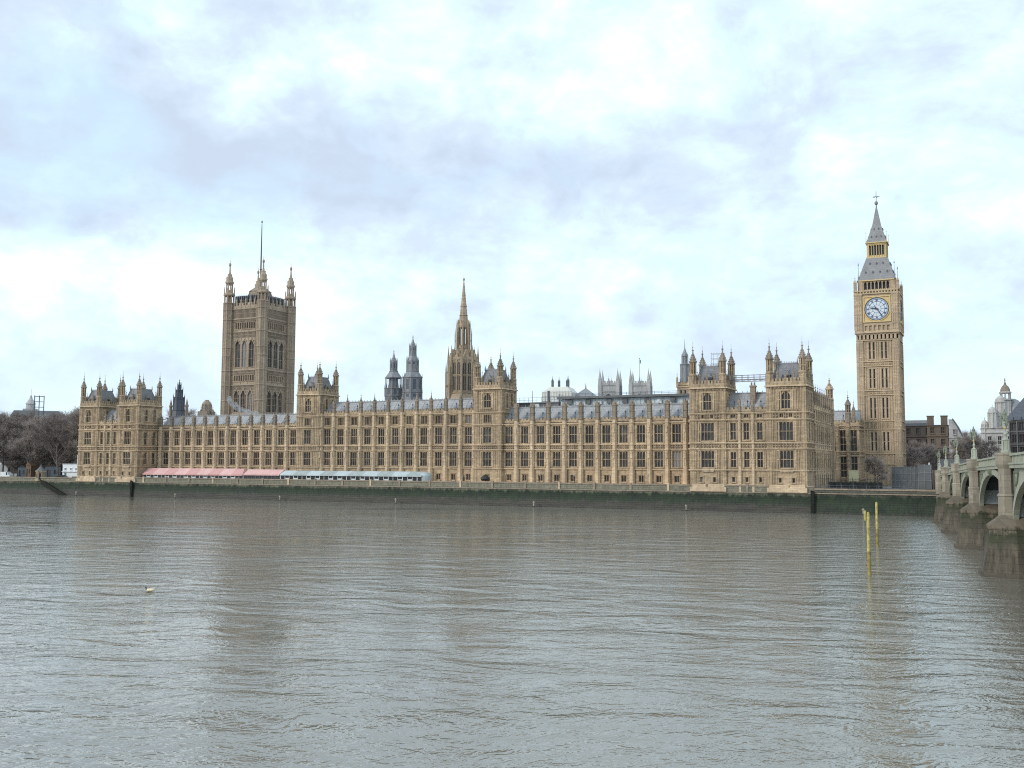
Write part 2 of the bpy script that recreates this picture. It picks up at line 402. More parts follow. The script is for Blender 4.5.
def buttress_mesh(z0, z1, w, d, rings, mat):
    def mk():
        m = MB()
        def pl(w, d): return [(-w / 2, 0), (-w / 2, -d * .5), (-w * .27, -d), (w * .27, -d), (w / 2, -d * .5), (w / 2, 0)]
        zs = [z0, 10.9, z1] if z0 < 10.5 else [z0, z1]
        for k in range(len(zs) - 1):
            kk = 1 if k or z0 > 10.5 else 1.18
            m.poly(pl(w * kk, d * kk), zs[k], zs[k + 1])
        for r in rings:
            if z0 < r < z1: m.poly(pl(w + .3, d + .18), r - .16, r + .16)
        for za, zb in ((12, 16), (19, 23.4)):       # raised panel ribs and a canopied figure on the pier face
            if za > z0 and zb < z1:
                for x in (-w * .2, w * .2): m.box(x - .06, x + .06, -d - .09, -d + .02, za, zb)
                m.box(-w * .17, w * .17, -d - .22, -d + .02, zb - 1.9, zb - .5)
                m.face_poly([(-w * .3, zb - .45), (w * .3, zb - .45), (0, zb + .35)], -d - .3, -d + .02)
        return m.mesh('buttress', mat)
    return cached(('butt', z0, z1, w, d, tuple(rings), mat.name), mk)
def pinnacle_mesh(h, w, mat, tip=None):
    def mk():
        m = MB(); t = tip or h * .33; b = h - t
        m.sq(0, 0, w / 2, w / 2, 0, w / 2 * .94, w / 2 * .94, b)
        for z in (0.05 * h, b * .55, b - .12): m.sq(0, 0, w * .6, w * .6, z, w * .6, w * .6, z + .18)
        for x in (-.3, .3):
            m.box(x * w - .04, x * w + .04, -w / 2 - .06, w / 2 + .06, .1, b - .2); m.box(-w / 2 - .06, w / 2 + .06, x * w - .04, x * w + .04, .1, b - .2)
        for k in range(4):
            T0 = m.T; m.T = Rz(k * PI / 2); m.face_poly([(-w * .48, b), (w * .48, b), (0, b + w * .95)], -w * .56, -w * .40); m.T = T0
        m.lathe(0, 0, [(w * .46, b), (w * .30, b + t * .4), (.05, b + t)], 4, PI / 4)
        for k in (1, 2, 3): m.lathe(0, 0, [(w * .1, b + t * (.2 * k + .1)), (w * (.5 - .1 * k), b + t * (.2 * k + .14)), (w * .1, b + t * (.2 * k + .18))], 8)
        m.lathe(0, 0, [(.04, b + t), (.16, b + t + .12), (.16, b + t + .26), (.03, b + t + .4)], 6)
        m.box(-.02, .02, -.02, .02, b + t + .3, b + t + 1.1)
        return m.mesh('pinnacle', mat)
    return cached(('pin', round(h, 2), w, mat.name, tip), mk)
def turret_meshes(z0, zc, zt, r, rings, mat, capm=None):
    """octagonal corner turret: shaft to the cornice zc, slit belfry, ogee cap to zt"""
    def mk():
        m = MB().use(mat); zb = zc + (zt - zc) * .30; ze = zc + (zt - zc) * .62
        m.lathe(0, 0, [(r * 1.1, z0), (r * 1.1, z0 + 2), (r, z0 + 2.3), (r, zb)], 8)
        for q in rings: m.lathe(0, 0, [(r * .98, q - .25), (r * 1.16, q - .16), (r * 1.16, q + .16), (r * .98, q + .25)], 8)
        for i in range(8):
            a = PI / 8 + i * PI / 4; x, y = math.cos(a) * r, math.sin(a) * r
            m.lathe(x, y, [(.11, z0 + 2), (.11, zb)], 5)
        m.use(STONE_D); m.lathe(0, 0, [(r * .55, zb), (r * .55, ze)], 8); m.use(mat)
        for i in range(8):
            a = PI / 8 + i * PI / 4; x, y = math.cos(a) * r * .82, math.sin(a) * r * .82
            m.lathe(x, y, [(r * .2, zb), (r * .2, ze)], 5)
        m.lathe(0, 0, [(r, zb - .15), (r * 1.18, zb), (r * 1.18, zb + .25), (r * .9, zb + .5)], 8)
        mid = (zb + ze) / 2; m.lathe(0, 0, [(r * .9, mid - .1), (r * .98, mid), (r * .9, mid + .1)], 8)
        c = MB(); H = zt - ze
        c.lathe(0, 0, [(r * .9, ze - .2), (r * 1.18, ze), (r * 1.18, ze + .25), (r * .92, ze + .4), (r * .86, ze + H * .16), (r * .62, ze + H * .30), (r * .36, ze + H * .42),
                       (r * .22, ze + H * .58), (.06, zt - .3)], 8)
        for i in range(8):
            a = PI / 8 + i * PI / 4
            for k, (rr, zz) in enumerate(((1.12, .06), (.9, .2), (.62, .32), (.4, .44))):
                x, y = math.cos(a) * r * rr, math.sin(a) * r * rr; z = ze + H * zz
                c.lathe(x, y, [(.04, z - .15), (.12, z + .05), (.03, z + .35)], 4)
        zf = ze + H * .74
        c.lathe(0, 0, [(.06, zf - .1), (r * .36, zf), (r * .36, zf + .16), (.06, zf + .3)], 8)
        c.lathe(0, 0, [(.05, zt - .4), (.16, zt - .2), (.05, zt)], 6); c.box(-.025, .025, -.025, .025, zt - .1, zt + 1.3)
        return m.mesh('turret', mat), c.mesh('turret_cap', capm or mat)
    return cached(('tur', z0, zc, zt, r, tuple(rings), mat.name), mk)

ALIAS = {'string_course', 'carved_band', 'panel_ribs', 'oriel_corbel', 'arch_hoods', 'plinth', 'core', 'window_head', 'corner_buttress', 'corbel_arcade'}
class Block:
    """one building: collects its wall, bands, strings and parapets and holds the repeated parts"""
    def __init__(s, root, zb, mat=None, matd=None, matl=None):
        s.root = root; s.zb = zb; s.pull = 0; s.base = Tr(0, 0, -zb); s.mbs = {}
        s.mat = mat or STONE; s.matd = matd or STONE_D; s.matl = matl or STONE_L
    def mb(s, name, mat, M=None):
        key = name
        if name in ALIAS or name in ('wall', 'parapet'):
            name = 'wall' if name in ALIAS else name
            t = (M or Matrix()).translation; key = (name, tuple(round(q, 2) for q in t), round((M or Matrix()).to_euler().z, 2))
        if key not in s.mbs: s.mbs[key] = (MB(), name)
        b = s.mbs[key][0]; b.T = s.base @ (M or Matrix()); b.use(mat); return b
    def put(s, name, me, M, parent=None): return W(name, me, parent or s.root, s.base @ M)
    def sub(s, name, me, parent): return W(name, me, parent)
    def done(s):
        out = {}
        for k, (b, nm) in s.mbs.items(): out[k] = b.build(nm, None, s.root)
        return out
    def window(s, M, a, z, w, h, cols=3, rows=2, arch=False, framem=None):
        f, p = window_mesh(w, h, cols, rows, arch, framem or s.mat)
        o = s.put('window', f, M @ Tr(a, -s.pull, z)); W('pane', p, o)
    def facade(s, M, x0, x1, z0, z1, wins=(), bands=(), strings=(), ribs=(), merlon=None, flank=.42):
        s.mb('wall', s.mat, M).wall(x0, x1, z0, z1, [(a - w / 2, a + w / 2, z, z + h) for a, z, w, h, *_ in wins])
        for a, z, w, h, *r in wins:
            s.window(M, a, z, w, h, *r)
            if h > 3 and w >= 1.3 and flank:
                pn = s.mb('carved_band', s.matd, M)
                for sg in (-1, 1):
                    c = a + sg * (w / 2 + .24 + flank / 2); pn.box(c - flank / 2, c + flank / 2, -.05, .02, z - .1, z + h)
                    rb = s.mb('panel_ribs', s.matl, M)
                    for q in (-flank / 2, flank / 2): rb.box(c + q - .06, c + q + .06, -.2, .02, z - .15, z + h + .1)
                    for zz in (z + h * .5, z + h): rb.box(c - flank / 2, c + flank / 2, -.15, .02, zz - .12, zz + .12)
        for zl, zh, a0, a1 in bands: s.band(M, a0, a1, zl, zh)
        for z in strings:
            st = s.mb('string_course', s.matl, M); st.box(x0, x1, -.46, .02, z - .02, z + .2); st.box(x0, x1, -.26, .02, z - .22, z - .023)
        for a, za, zb in ribs: s.mb('panel_ribs', s.mat, M).box(a - .08, a + .08, -.15, .02, za, zb)
        if merlon: s.parapet(M, x0, x1, *merlon)
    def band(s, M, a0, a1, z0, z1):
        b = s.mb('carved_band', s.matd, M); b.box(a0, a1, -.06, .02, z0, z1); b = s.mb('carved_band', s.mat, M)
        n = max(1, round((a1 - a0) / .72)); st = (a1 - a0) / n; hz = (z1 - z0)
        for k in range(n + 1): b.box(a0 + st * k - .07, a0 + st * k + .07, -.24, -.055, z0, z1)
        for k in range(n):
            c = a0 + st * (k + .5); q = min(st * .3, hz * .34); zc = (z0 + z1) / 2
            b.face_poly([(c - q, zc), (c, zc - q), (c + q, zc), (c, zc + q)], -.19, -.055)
    def parapet(s, M, x0, x1, z0, z1, step=1.05):
        p = s.mb('parapet', s.mat, M); zm = z0 + (z1 - z0) * .55; p.box(x0, x1, -.22, .18, z0, zm)
        n = max(1, round((x1 - x0) / step)); st = (x1 - x0) / n
        for k in range(n):
            a = x0 + st * k + st * .2
            p.box(a, a + st * .6, -.20, .16, zm, z1 - .12); p.box(a - .06, a + st * .6 + .06, -.27, .22, z1 - .12, z1)
            c = x0 + st * (k + .5); q = min(.22, (zm - z0) * .3); zc = (z0 + zm) / 2
            p.face_poly([(c - q, zc), (c, zc - q), (c + q, zc), (c, zc + q)], -.30, -.215)
    def tower(s, x0, x1, y0, y1, z0, zcor, ztip, tr, rings, wins_front, wins_side, strings, bands_front, roofh, zs0=None, sidebands=(), tz0=None):
        W_, D_ = x1 - x0, y1 - y0; zp = zcor + 2.1
        front = Tr(x0, y0, 0); right = Tr(x1, y0, 0) @ Rz(PI / 2); left = Tr(x0, y1, 0) @ Rz(-PI / 2); back = Tr(x1, y1, 0) @ Rz(PI)
        s.facade(front, 0, W_, z0, zcor, wins_front, bands_front, strings)
        s.facade(right, 0, D_, zs0 or z0, zcor, wins_side, [(a, b, .8, D_ - .8) for a, b in sidebands], strings)
        s.facade(left, 0, D_, zs0 or z0, zcor, wins_side, (), strings)
        s.facade(back, 0, W_, zs0 or z0, zcor, [], (), strings)
        for F, L in ((front, W_), (right, D_), (left, D_), (back, W_)):
            s.band(F, .9, L - .9, zcor - .75, zcor - .2)
            st = s.mb('string_course', s.matl, F); st.box(0, L, -.5, .02, zcor - .15, zcor + .2)
            s.parapet(F, .4, L - .4, zcor + .2, zp, .95)
            for a in (L * .3, L * .5, L * .7): s.put('pinnacle', pinnacle_mesh(4.6 if a != L * .5 else 3.6, .5, STONE_G), F @ Tr(a, .05, zcor + .3))
            if zcor - 11 > 22:                       # tracery panels beside the top window
                for a in (1.55, 2.2, L - 2.2, L - 1.55): s.mb('panel_ribs', s.mat, F).box(a - .09, a + .09, -.16, .02, zcor - 6.6, zcor - .8)
        t, c = turret_meshes(tz0 or z0, zcor, ztip, tr, rings + [zcor], s.mat, STONE_G)
        for x in (x0 + .85, x1 - .85):
            for y in (y0 + .8, y1 - .8):
                o = s.put('turret', t, Tr(x, y, 0)); W('turret_cap', c, o)
        r = MB(s.base); zr = zcor + .4; cx, cy = (x0 + x1) / 2, (y0 + y1) / 2
        r.sq(cx, cy, W_ / 2 - .9, D_ / 2 - .9, zr, W_ / 2 - 2.5, D_ / 2 - 2.9, zr + roofh)
        ro = r.build('roof', ROOF_M, s.root)
        d = MB(s.base); zt = zr + roofh                # iron cresting round the flat
        for sx in (-1, 1):
            d.box(cx + sx * (W_ / 2 - 2.5) - .06, cx + sx * (W_ / 2 - 2.5) + .06, cy - D_ / 2 + 2.9, cy + D_ / 2 - 2.9, zt, zt + .35)
            d.box(cx - W_ / 2 + 2.5, cx + W_ / 2 - 2.5, cy + sx * (D_ / 2 - 2.9) - .06, cy + sx * (D_ / 2 - 2.9) + .06, zt, zt + .35)
            for sy in (-1, 1): d.lathe(cx + sx * (W_ / 2 - 2.5), cy + sy * (D_ / 2 - 2.9), [(.2, zt), (.2, zt + .5), (.05, zt + 1.6)], 6)
        for k in range(12): d.box(cx - W_ / 2 + 2.6 + k * (W_ - 5.2) / 11 - .04, cx - W_ / 2 + 2.6 + k * (W_ - 5.2) / 11 + .04, cy - D_ / 2 + 2.86, cy - D_ / 2 + 2.94, zt, zt + .75)
        d.build('roof_cresting', LEAD, ro)
        for F, L, D in ((front, W_, D_), (right, D_, W_)):
            dm = cached('dormer_big', lambda: dormer_mesh(1.9, 3.4, 1.9)); sl = (1.6 if L == W_ else 2.0) / roofh
            W('dormer', dm, ro, s.base @ F @ Tr(L / 2, .9 + sl * .9, zr + .6))

def dormer_mesh(w, h, d):
    m = MB().use(ROOF_D); m.box(-w / 2, w / 2, 0, d, 0, h * .6)
    m.use(LEAD); m.face_poly([(-w * .62, h * .58), (w * .62, h * .58), (0, h)], -.15, d)
    m.use(GLASS); m.box(-w * .3, w * .3, -.04, .02, h * .15, h * .5)
    m.use(LEAD); m.lathe(0, -.05, [(.08, h - .1), (.08, h + .3), (.18, h + .45), (.03, h + .9)], 6)
    return m.mesh('dormer')
def vent_mesh():
    """low roof ventilator: a squat hood with a stalk and a leaf finial"""
    m = MB().use(ROOF_D); m.box(-.42, .42, 0, 1.3, 0, .5); m.face_poly([(-.6, .45), (.6, .45), (0, 1.0)], -.12, 1.5)
    m.use(LEAD_D); m.box(-.3, .3, -.06, .02, .1, .42)
    m.lathe(0, .1, [(.06, .9), (.06, 1.9), (.26, 2.15), (.05, 2.6)], 6)
    return m.mesh('roof_vent')
def roof_range(b, x0, x1, y0, z0, y1, z1, y2, z2, bays, mat=None, seams=True):
    m = MB(b.base)
    m.add([(x0, y0, z0), (x1, y0, z0), (x1, y1, z1), (x0, y1, z1), (x0, y2, z2), (x1, y2, z2), (x0, y2, z0 - 2), (x1, y2, z0 - 2), (x0, y0, z0 - 2), (x1, y0, z0 - 2)],
          [(0, 1, 2, 3), (3, 2, 5, 4), (4, 5, 7, 6), (0, 3, 4, 6, 8), (2, 1, 9, 7, 5), (0, 8, 9, 1)])
    for k in range(int((x1 - x0) / 2.7)):
        x = x0 + 1.35 + 2.7 * k; sl = (z1 - z0) / (y1 - y0)
        m.add([(x - .05, y0, z0 + .01), (x + .05, y0, z0 + .01), (x + .05, y1, z1 + .01), (x - .05, y1, z1 + .01), (x - .05, y0 - .04, z0 + .10), (x + .05, y0 - .04, z0 + .10), (x + .05, y1, z1 + .10), (x - .05, y1, z1 + .10)],
              [(4, 5, 6, 7), (0, 1, 5, 4), (1, 2, 6, 5), (3, 0, 4, 7)])
    m.box(x0, x1, y1 - .15, y1 + .15, z1 + .003, z1 + .3)
    n = int((x1 - x0) / 1.2)
    for k in range(n): m.lathe(x0 + (k + .5) * (x1 - x0) / n, y1, [(.07, z1 + .25), (.12, z1 + .5), (.02, z1 + .8)], 4)
    ro = m.build('roof', mat or ROOF, b.root)
    v = cached('vent', vent_mesh)
    sl = (y1 - y0) / (z1 - z0)
    for a in bays: W('roof_vent', v, ro, b.base @ Tr(a, y0 + sl * .5, z0 + .55))
    return ro

def pipe_mesh():
    m = MB(); m.lathe(0, 0, [(.07, 0), (.07, 17.6), (.16, 17.7), (.18, 18.1)], 6); return m.mesh('drainpipe', LEAD_D)
SR = [10.9, 16.6, 18.1, 24.3]
def wing(name, label, sL, sR, bays, pin_h, pin_w, ridge):
    L = sL - sR; root = empty(name, label, 'palace wing', world(sL, 10, 6)); b = Block(root, 6)
    aa = [sL - s for s in bays]; M = Matrix()
    st = abs(aa[1] - aa[0]); wins = []; ribs = []
    for a in aa:
        wins += [(a, 7.2, 1.5, 2.0, 2, 1), (a, 11.5, 2.5, 4.6, 3, 2), (a, 18.5, 2.5, 5.3, 3, 2)]
        ribs += [(a + q, za, zb) for q in (-1.62, 1.62) for za, zb in ((11.2, 16.4), (18.4, 24))]
    pb = sorted(aa)
    edges = [pb[0] - st / 2] + [p + st / 2 for p in pb]
    b.facade(M, 0, L, 6, 24.7, wins, [(16.75, 18.0, 0, L), (23.95, 24.25, 0, L)], SR, ribs, (24.9, 26.1))
    b.mb('wall', STONE).box(0, L, .6, 14, 6, 10)
    bm = buttress_mesh(6, 25.4, 1.35, .95, [10.9, 16.6, 18.1, 24.4], STONE_L)
    pm = pinnacle_mesh(pin_h - 25.3, pin_w, STONE_G, 1.0)
    for e in edges:
        if 0.3 < e < L - .3:
            b.put('buttress', bm, Tr(e, 0, 0)); b.put('pinnacle', pm, Tr(e, -.2, 25.3))
            b.put('drainpipe', cached('pipe', pipe_mesh), Tr(e + .85, -.09, 6))
    roof_range(b, 0, L, 1.2, 25.0, 5.0, ridge, 11, 25.2, aa)
    b.done(); return root

def pavilion(name, label, s0, offs, length, rear, extra=None):
    root = empty(name, label, 'palace block', world(s0, 0, 5.2)); b = Block(root, 5.2)
    a0, a1, a2, a3 = offs; D = 11.4
    towers = ((a0 - .85, a1 + .85), (a2 - .85, a3 + .85))
    strings = SR + [26.1]
    for x0, x1 in towers:
        c = (x1 - x0) / 2
        wf = [(c - 1.75, 7.6, .8, 1.4, 1, 1), (c + 1.75, 7.6, .8, 1.4, 1, 1), (c, 11.5, 3.5, 4.6, 4, 2), (c, 18.7, 3.5, 4.9, 4, 2),
              (c, 27.0, 2.3, 4.7, 3, 2, True), (c - 1.2, 24.7, .9, 1.1, 2, 1), (c + 1.2, 24.7, .9, 1.1, 2, 1)]
        wsd = [(D / 2 - 1.9, 27.2, 1.3, 4.3, 2, 2, True), (D / 2 + 1.9, 27.2, 1.3, 4.3, 2, 2, True)] + \
              [(D / 2 + q, z, 1.5, h, 2, 2) for q in (-2, 2) for z, h in ((11.5, 4.4), (18.7, 4.7))]
        b.tower(x0, x1, 0, D, 5.2, 33.0, 44.6, .92, [7.3, 10.9, 16.6, 18.1, 24.3, 26.1], wf, wsd, strings,
                [(16.75, 18.0, 1.6, x1 - x0 - 1.6), (26.35, 26.8, 1.6, x1 - x0 - 1.6), (24.55, 25.85, 1.6, c - 1.9), (24.55, 25.85, c + 1.9, x1 - x0 - 1.6), (24.55, 25.85, c - .6, c + .6)], 5.6, sidebands=[(16.75, 18.0), (24.55, 25.85)])
        pr = b.mb('panel_ribs', STONE, Tr(x0, 0, 0))
        for a in (1.65, 2.05, 2.45, x1 - x0 - 2.45, x1 - x0 - 2.05, x1 - x0 - 1.65):
            for za, zb in ((7.4, 10.6), (11.2, 16.3), (18.5, 24.0), (27, 32.2)): pr.box(a - .08, a + .08, -.16, .02, za, zb)
        b.mb('oriel_corbel', STONE, Tr(x0, 0, 0)).face_poly([(c - 2.1, 11.15), (c - 1.5, 10.4), (c + 1.5, 10.4), (c + 2.1, 11.15)], -.45, .02)
        b.mb('plinth', STONE_L).box(x0, x1, -.55, .0, 5.2, 6.4); b.mb('plinth', STONE_L).box(x0 + .5, x1 - .5, -.3, .0, 6.4, 7.2)
    xa, xb = towers[0][1], towers[1][0]; Lm = xb - xa; F = Tr(xa, .5, 0); st = Lm / 3.05
    cs = [Lm / 2 - st, Lm / 2, Lm / 2 + st]; wins = []
    for c in cs: wins += [(c, 7.7, .8, 1.4, 1, 1), (c, 11.6, 1.45, 4.2, 2, 2), (c, 18.9, 1.45, 4.6, 2, 2), (c, 24.75, 1.3, 1.05, 2, 1)]
    b.facade(F, 0, Lm, 5.2, 26.2, wins, [(16.75, 18.0, 0, Lm)], strings,
             [(c + q, za, zb) for c in cs for q in (-1.1, 1.1) for za, zb in ((11.2, 16.3), (18.5, 24))], (26.4, 27.7))
    b.mb('plinth', STONE_L).box(xa, xb, .1, .5, 5.2, 7.2)
    bm = buttress_mesh(5.2, 26.3, .8, .55, [10.9, 16.6, 18.1, 24.4, 26.1], STONE_L)
    for e in (Lm / 2 - st / 2, Lm / 2 + st / 2): b.put('buttress', bm, F @ Tr(e, 0, 0)); b.put('pinnacle', pinnacle_mesh(4.2, .7, STONE_G), F @ Tr(e, -.1, 26.4))
    roof_range(b, xa, xb, 1.9, 26.5, 5.2, 31.6, 9, 26.5, [xa + c for c in cs])
    ch = MB(b.base); cx = (xa + xb) / 2 + 1.2; ch.box(cx - .7, cx + .7, 3.2, 4.4, 28.5, 33.2); ch.box(cx - .85, cx + .85, 3.05, 4.55, 33.2, 33.6)
    for q in (-.4, .4): ch.lathe(cx + q, 3.8, [(.25, 33.6), (.2, 34.5)], 8)
    ch.build('chimney', STONE_G, root)
    b.mb('core', STONE_D).box(1.2, length - 1.2, 1.0, D - 1, 5.2, 26)
    if extra: extra(b, length, D)
    b.done(); return root

def north_return(b, x, y0):
    """the long side front that runs back from the river corner"""
    M = Tr(x - .55, y0, 0) @ Rz(PI / 2); L = 37.0; n = 10; st = L / n; wins = []; ribs = []
    for k in range(n):
        c = st * (k + .5); wins += [(c, 7.4, 1.2, 2.2, 1, 1), (c, 11.6, 2.0, 4.3, 2, 2), (c, 18.8, 2.0, 4.7, 2, 2), (c, 25.0, 1.8, 2.0, 2, 1)]
    b.pull = .34; b.facade(M, 0, L, 5.2, 28.2, wins, [(16.75, 18.0, 0, L)], SR + [27.6], (), (28.2, 29.6)); b.pull = 0
    bm = buttress_mesh(5.2, 28.6, 1.0, .5, [10.9, 16.6, 18.1, 24.4, 27.6], STONE_L)
    for k in range(1, n + 1):
        b.put('buttress', bm, M @ Tr(st * k, 0, 0)); b.put('pinnacle', pinnacle_mesh(5.0, .8, STONE_G), M @ Tr(st * k, 0, 28.6))
    t, c = turret_meshes(5.2, 29, 38.5, 1.05, [10.9, 16.6, 18.1, 24.3, 27.6, 29], STONE)
    o = b.put('turret', t, M @ Tr(L - 4, .1, 0)); W('turret_cap', c, o)
    m = MB(b.base @ M); m.add([(0, 1, 28), (L, 1, 28), (L, 5, 31), (0, 5, 31), (0, 9, 28), (L, 9, 28)], [(0, 1, 2, 3), (3, 2, 5, 4), (0, 3, 4), (1, 5, 2)])
    m.build('roof', ROOF, b.root)
    b.mb('core', STONE_D).box(x - 12, x - 1.2, y0 + .1, y0 + L, 5.2, 27.5)

def centre_range():
    sL, sR = 171.2, 93.8; L = sL - sR
    root = empty('palace_range', 'three-storey centre range of the riverfront between two four-turreted towers', 'palace wing', world(sL, 10, 6)); b = Block(root, 6)
    bays = [132.5 + 5.4 * k for k in range(-5, 6)]; aa = sorted(sL - s for s in bays); wins = []; ribs = []
    for a in aa:
        wins += [(a, 7.2, 1.5, 2.0, 2, 1), (a, 11.5, 2.5, 4.6, 3, 2), (a, 18.5, 2.5, 5.3, 3, 2), (a, 24.9, 2.3, 2.75, 4, 1)]
        ribs += [(a + q, za, zb) for q in (-1.65, 1.65) for za, zb in ((11.2, 16.4), (18.4, 24), (24.6, 27.7))]
    b.facade(Matrix(), 8, L - 8, 6, 28.4, wins, [(16.75, 18.0, 8, L - 8), (27.7, 28.05, 8, L - 8)], SR + [28.2], ribs, (28.5, 29.8))
    bm = buttress_mesh(6, 29, 1.35, .95, [10.9, 16.6, 18.1, 24.4, 28.2], STONE_L); pm = pinnacle_mesh(5.7, .95, STONE_G, 2.3)
    for k in range(12):
        e = aa[0] - 2.7 + 5.4 * k
        if k in (0, 11): e += .5 if k == 0 else -.5
        b.put('buttress', bm, Tr(e, 0, 0)); b.put('pinnacle', pm, Tr(e, -.2, 28.9))
    roof_range(b, 8, L - 8, 1.2, 28.6, 5.0, 32.9, 11, 28.6, aa)
    for s in (166.8, 98.2):
        x0, x1 = sL - s - 4.85, sL - s + 4.85; c = 4.85
        wf = [(c, 7.4, 1.3, 1.7, 2, 1), (c, 11.5, 2.9, 4.6, 3, 2), (c, 18.7, 2.9, 4.9, 3, 2), (c, 24.9, 2.5, 2.6, 4, 1), (c, 29.6, 2.5, 4.6, 3, 2, True)]
        wsd = [(3.8, 29.6, 1.3, 4.5, 2, 2, True), (7.0, 29.6, 1.3, 4.5, 2, 2, True)]
        b.tower(x0, x1, -1.3, 9.5, 6, 35.5, 46.7, .92, [10.9, 16.6, 18.1, 24.3, 28.2], wf, wsd, SR + [28.2], [(16.75, 18.0, 1.6, 8.1), (28.5, 29.2, 1.6, 8.1)], 5.6)
        pr = b.mb('panel_ribs', STONE, Tr(x0, -1.3, 0))
        for a in (2.0, 2.6, 7.1, 7.7):
            for za, zb in ((11.2, 16.3), (18.5, 24.0), (24.6, 27.9)): pr.box(a - .08, a + .08, -.16, .02, za, zb)
    b.mb('core', STONE_D).box(1, L - 1, 1.0, 16, 6, 26)
    b.done()

# ---------------------------------------------------------------- the setting: ground, water
def sheet(name, pts, z, mat):
    m = MB(); m.add([(p.x, p.y, z) for p in pts], [tuple(range(len(pts)))]); return struct(m.build(name, mat))
sheet('river_water', [Vector((-5000, -2500)), Vector((5000, -2500)), Vector((5000, 5000)), Vector((-5000, 5000))], 0, WATER)
gr = MB(); q = [world(3500, .6), world(-3500, .6), world(-3500, 6000), world(3500, 6000)]
gr.poly([(p.x, p.y) for p in q[::-1]][::-1], 5.0, 5.9); struct(gr.build('ground', EARTH))
def slab(name, s0, s1, n0, n1, z0, z1, mat):
    m = MB(); q = [world(s0, n0), world(s1, n0), world(s1, n1), world(s0, n1)]
    m.poly([(p.x, p.y) for p in q], z0, z1); return struct(m.build(name, mat))
slab('terrace_paving', 236, 32, .6, 10, 5.905, 6.0, STONE_L)
slab('garden_lawn', 330, 268, 4, 60, 5.905, 5.93, GRASS_C)

# ---------------------------------------------------------------- river walls
def rwall(name, label, s0, s1, ztop, mat, piers=0, off=0, yface=0, coping=STONE_G):
    root = empty(name, label, 'river wall', world(s0, 0, 0)); L = s0 - s1
    m = MB(); m.add([(0, yface - .7, -3), (L, yface - .7, -3), (L, yface, ztop - .4), (0, yface, ztop - .4), (0, .58, -3), (L, .58, -3), (L, .58, ztop - .4), (0, .58, ztop - .4)],
                    [(0, 1, 2, 3), (3, 2, 6, 7), (0, 3, 7, 4), (1, 5, 6, 2), (4, 7, 6, 5)])
    m.build('wall', mat, root)
    c = MB(); c.box(0, L, yface - .18, .56, ztop - .4, ztop); c.box(0, L, yface - .24, yface + .05, 4.95, 5.2); c.build('coping', coping, root)
    if piers:
        k = 0; x = off
        while x < L - .5:
            p = MB(); p.box(x - .32, x + .32, yface - .3, yface + .3, 5.2, ztop + .05); p.sq(x, yface, .4, .38, ztop + .05, .25, .25, ztop + .25)
            p.build('parapet_pier', STONE_G if k % 3 else STONE_L, root); k += 1; x += piers
    return root
rwall('river_wall', 'low mossy stone embankment wall left of the river stairs, in front of the bare trees', 420, 268.6, 6.6, RWALL, 0)
rwall('river_wall', 'long stone terrace wall under the palace front, dark mud below a green weed line', 268.6, -1, 7.0, RWALL, 10.8, 4)
rwall('river_wall', 'weedy embankment wall between the palace corner and the bridge', -1, -32.5, 6.4, RWALL_G, 0)
rwall('river_wall', 'embankment wall beyond the bridge, seen through its arches', -57, -400, 6.6, RWALL, 0)

# river stairs: a flight cut along the face of the wall
rt = empty('river_stairs', 'dark wet stone stairs slanting down the river wall beside the kiosk', 'stairs', world(283.5, -1.0, 0))
m = MB()
for k in range(22):
    x = k * .64; z = 5.3 - k * .26; m.box(x, x + .64, -.55, .35, z - 1.5, z)
m.build('steps', TIMBER_D, rt)
m = MB(); m.add([(-.5, -.75, 5.9), (14.4, -.75, -.1), (14.4, -.56, -.1), (-.5, -.56, 5.9), (-.5, -.75, 5.3), (14.4, -.75, -.7), (14.4, -.56, -.7), (-.5, -.56, 5.3)],
                [(0, 1, 2, 3), (4, 7, 6, 5), (0, 4, 5, 1), (2, 6, 7, 3)]); m.build('stair_kerb', TIMBER_D, rt)
for s, lab, w in ((237.3, 'dark timber fender on the terrace wall below the left end of the pink marquee', .8), (-.6, 'dark posts standing in for the corner shadow below the right end tower', .8)):  # first is a real fender; the corner one is added for a shadow slot
    rt = empty('fender_or_shade_posts', lab, 'fender', world(s, -.75, 0)); m = MB()
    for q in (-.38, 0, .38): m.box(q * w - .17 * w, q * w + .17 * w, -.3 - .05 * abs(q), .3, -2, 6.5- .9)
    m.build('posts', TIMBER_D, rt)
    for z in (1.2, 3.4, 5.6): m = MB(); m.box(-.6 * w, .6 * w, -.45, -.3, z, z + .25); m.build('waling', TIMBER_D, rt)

# ---------------------------------------------------------------- the palace
pavilion('palace_block', 'left end block of the palace, two turreted towers beside the bare trees', 266.2, (1.0, 9.2, 21.1, 29.4), 30.4, 0)
wing('palace_wing', 'two-storey riverfront wing behind the pink marquee roofs, below the great square tower', 236.0, 171.4, [173.7 + 5.3 * k for k in range(12)], 29.3, 1.05, 29.3)
centre_range()
wing('palace_wing', 'two-storey riverfront wing without marquees, thick chimney-like pinnacles along its roof', 93.6, 31.4, [33 + 5.3 * k for k in range(12)], 30.6, 1.25, 29.7)
pavilion('palace_block', 'right end block of the palace nearest the clock tower, two turreted towers and long flank', 32.0, (1.2, 9.4, 21.9, 30.4), 31.3, 0, north_return)

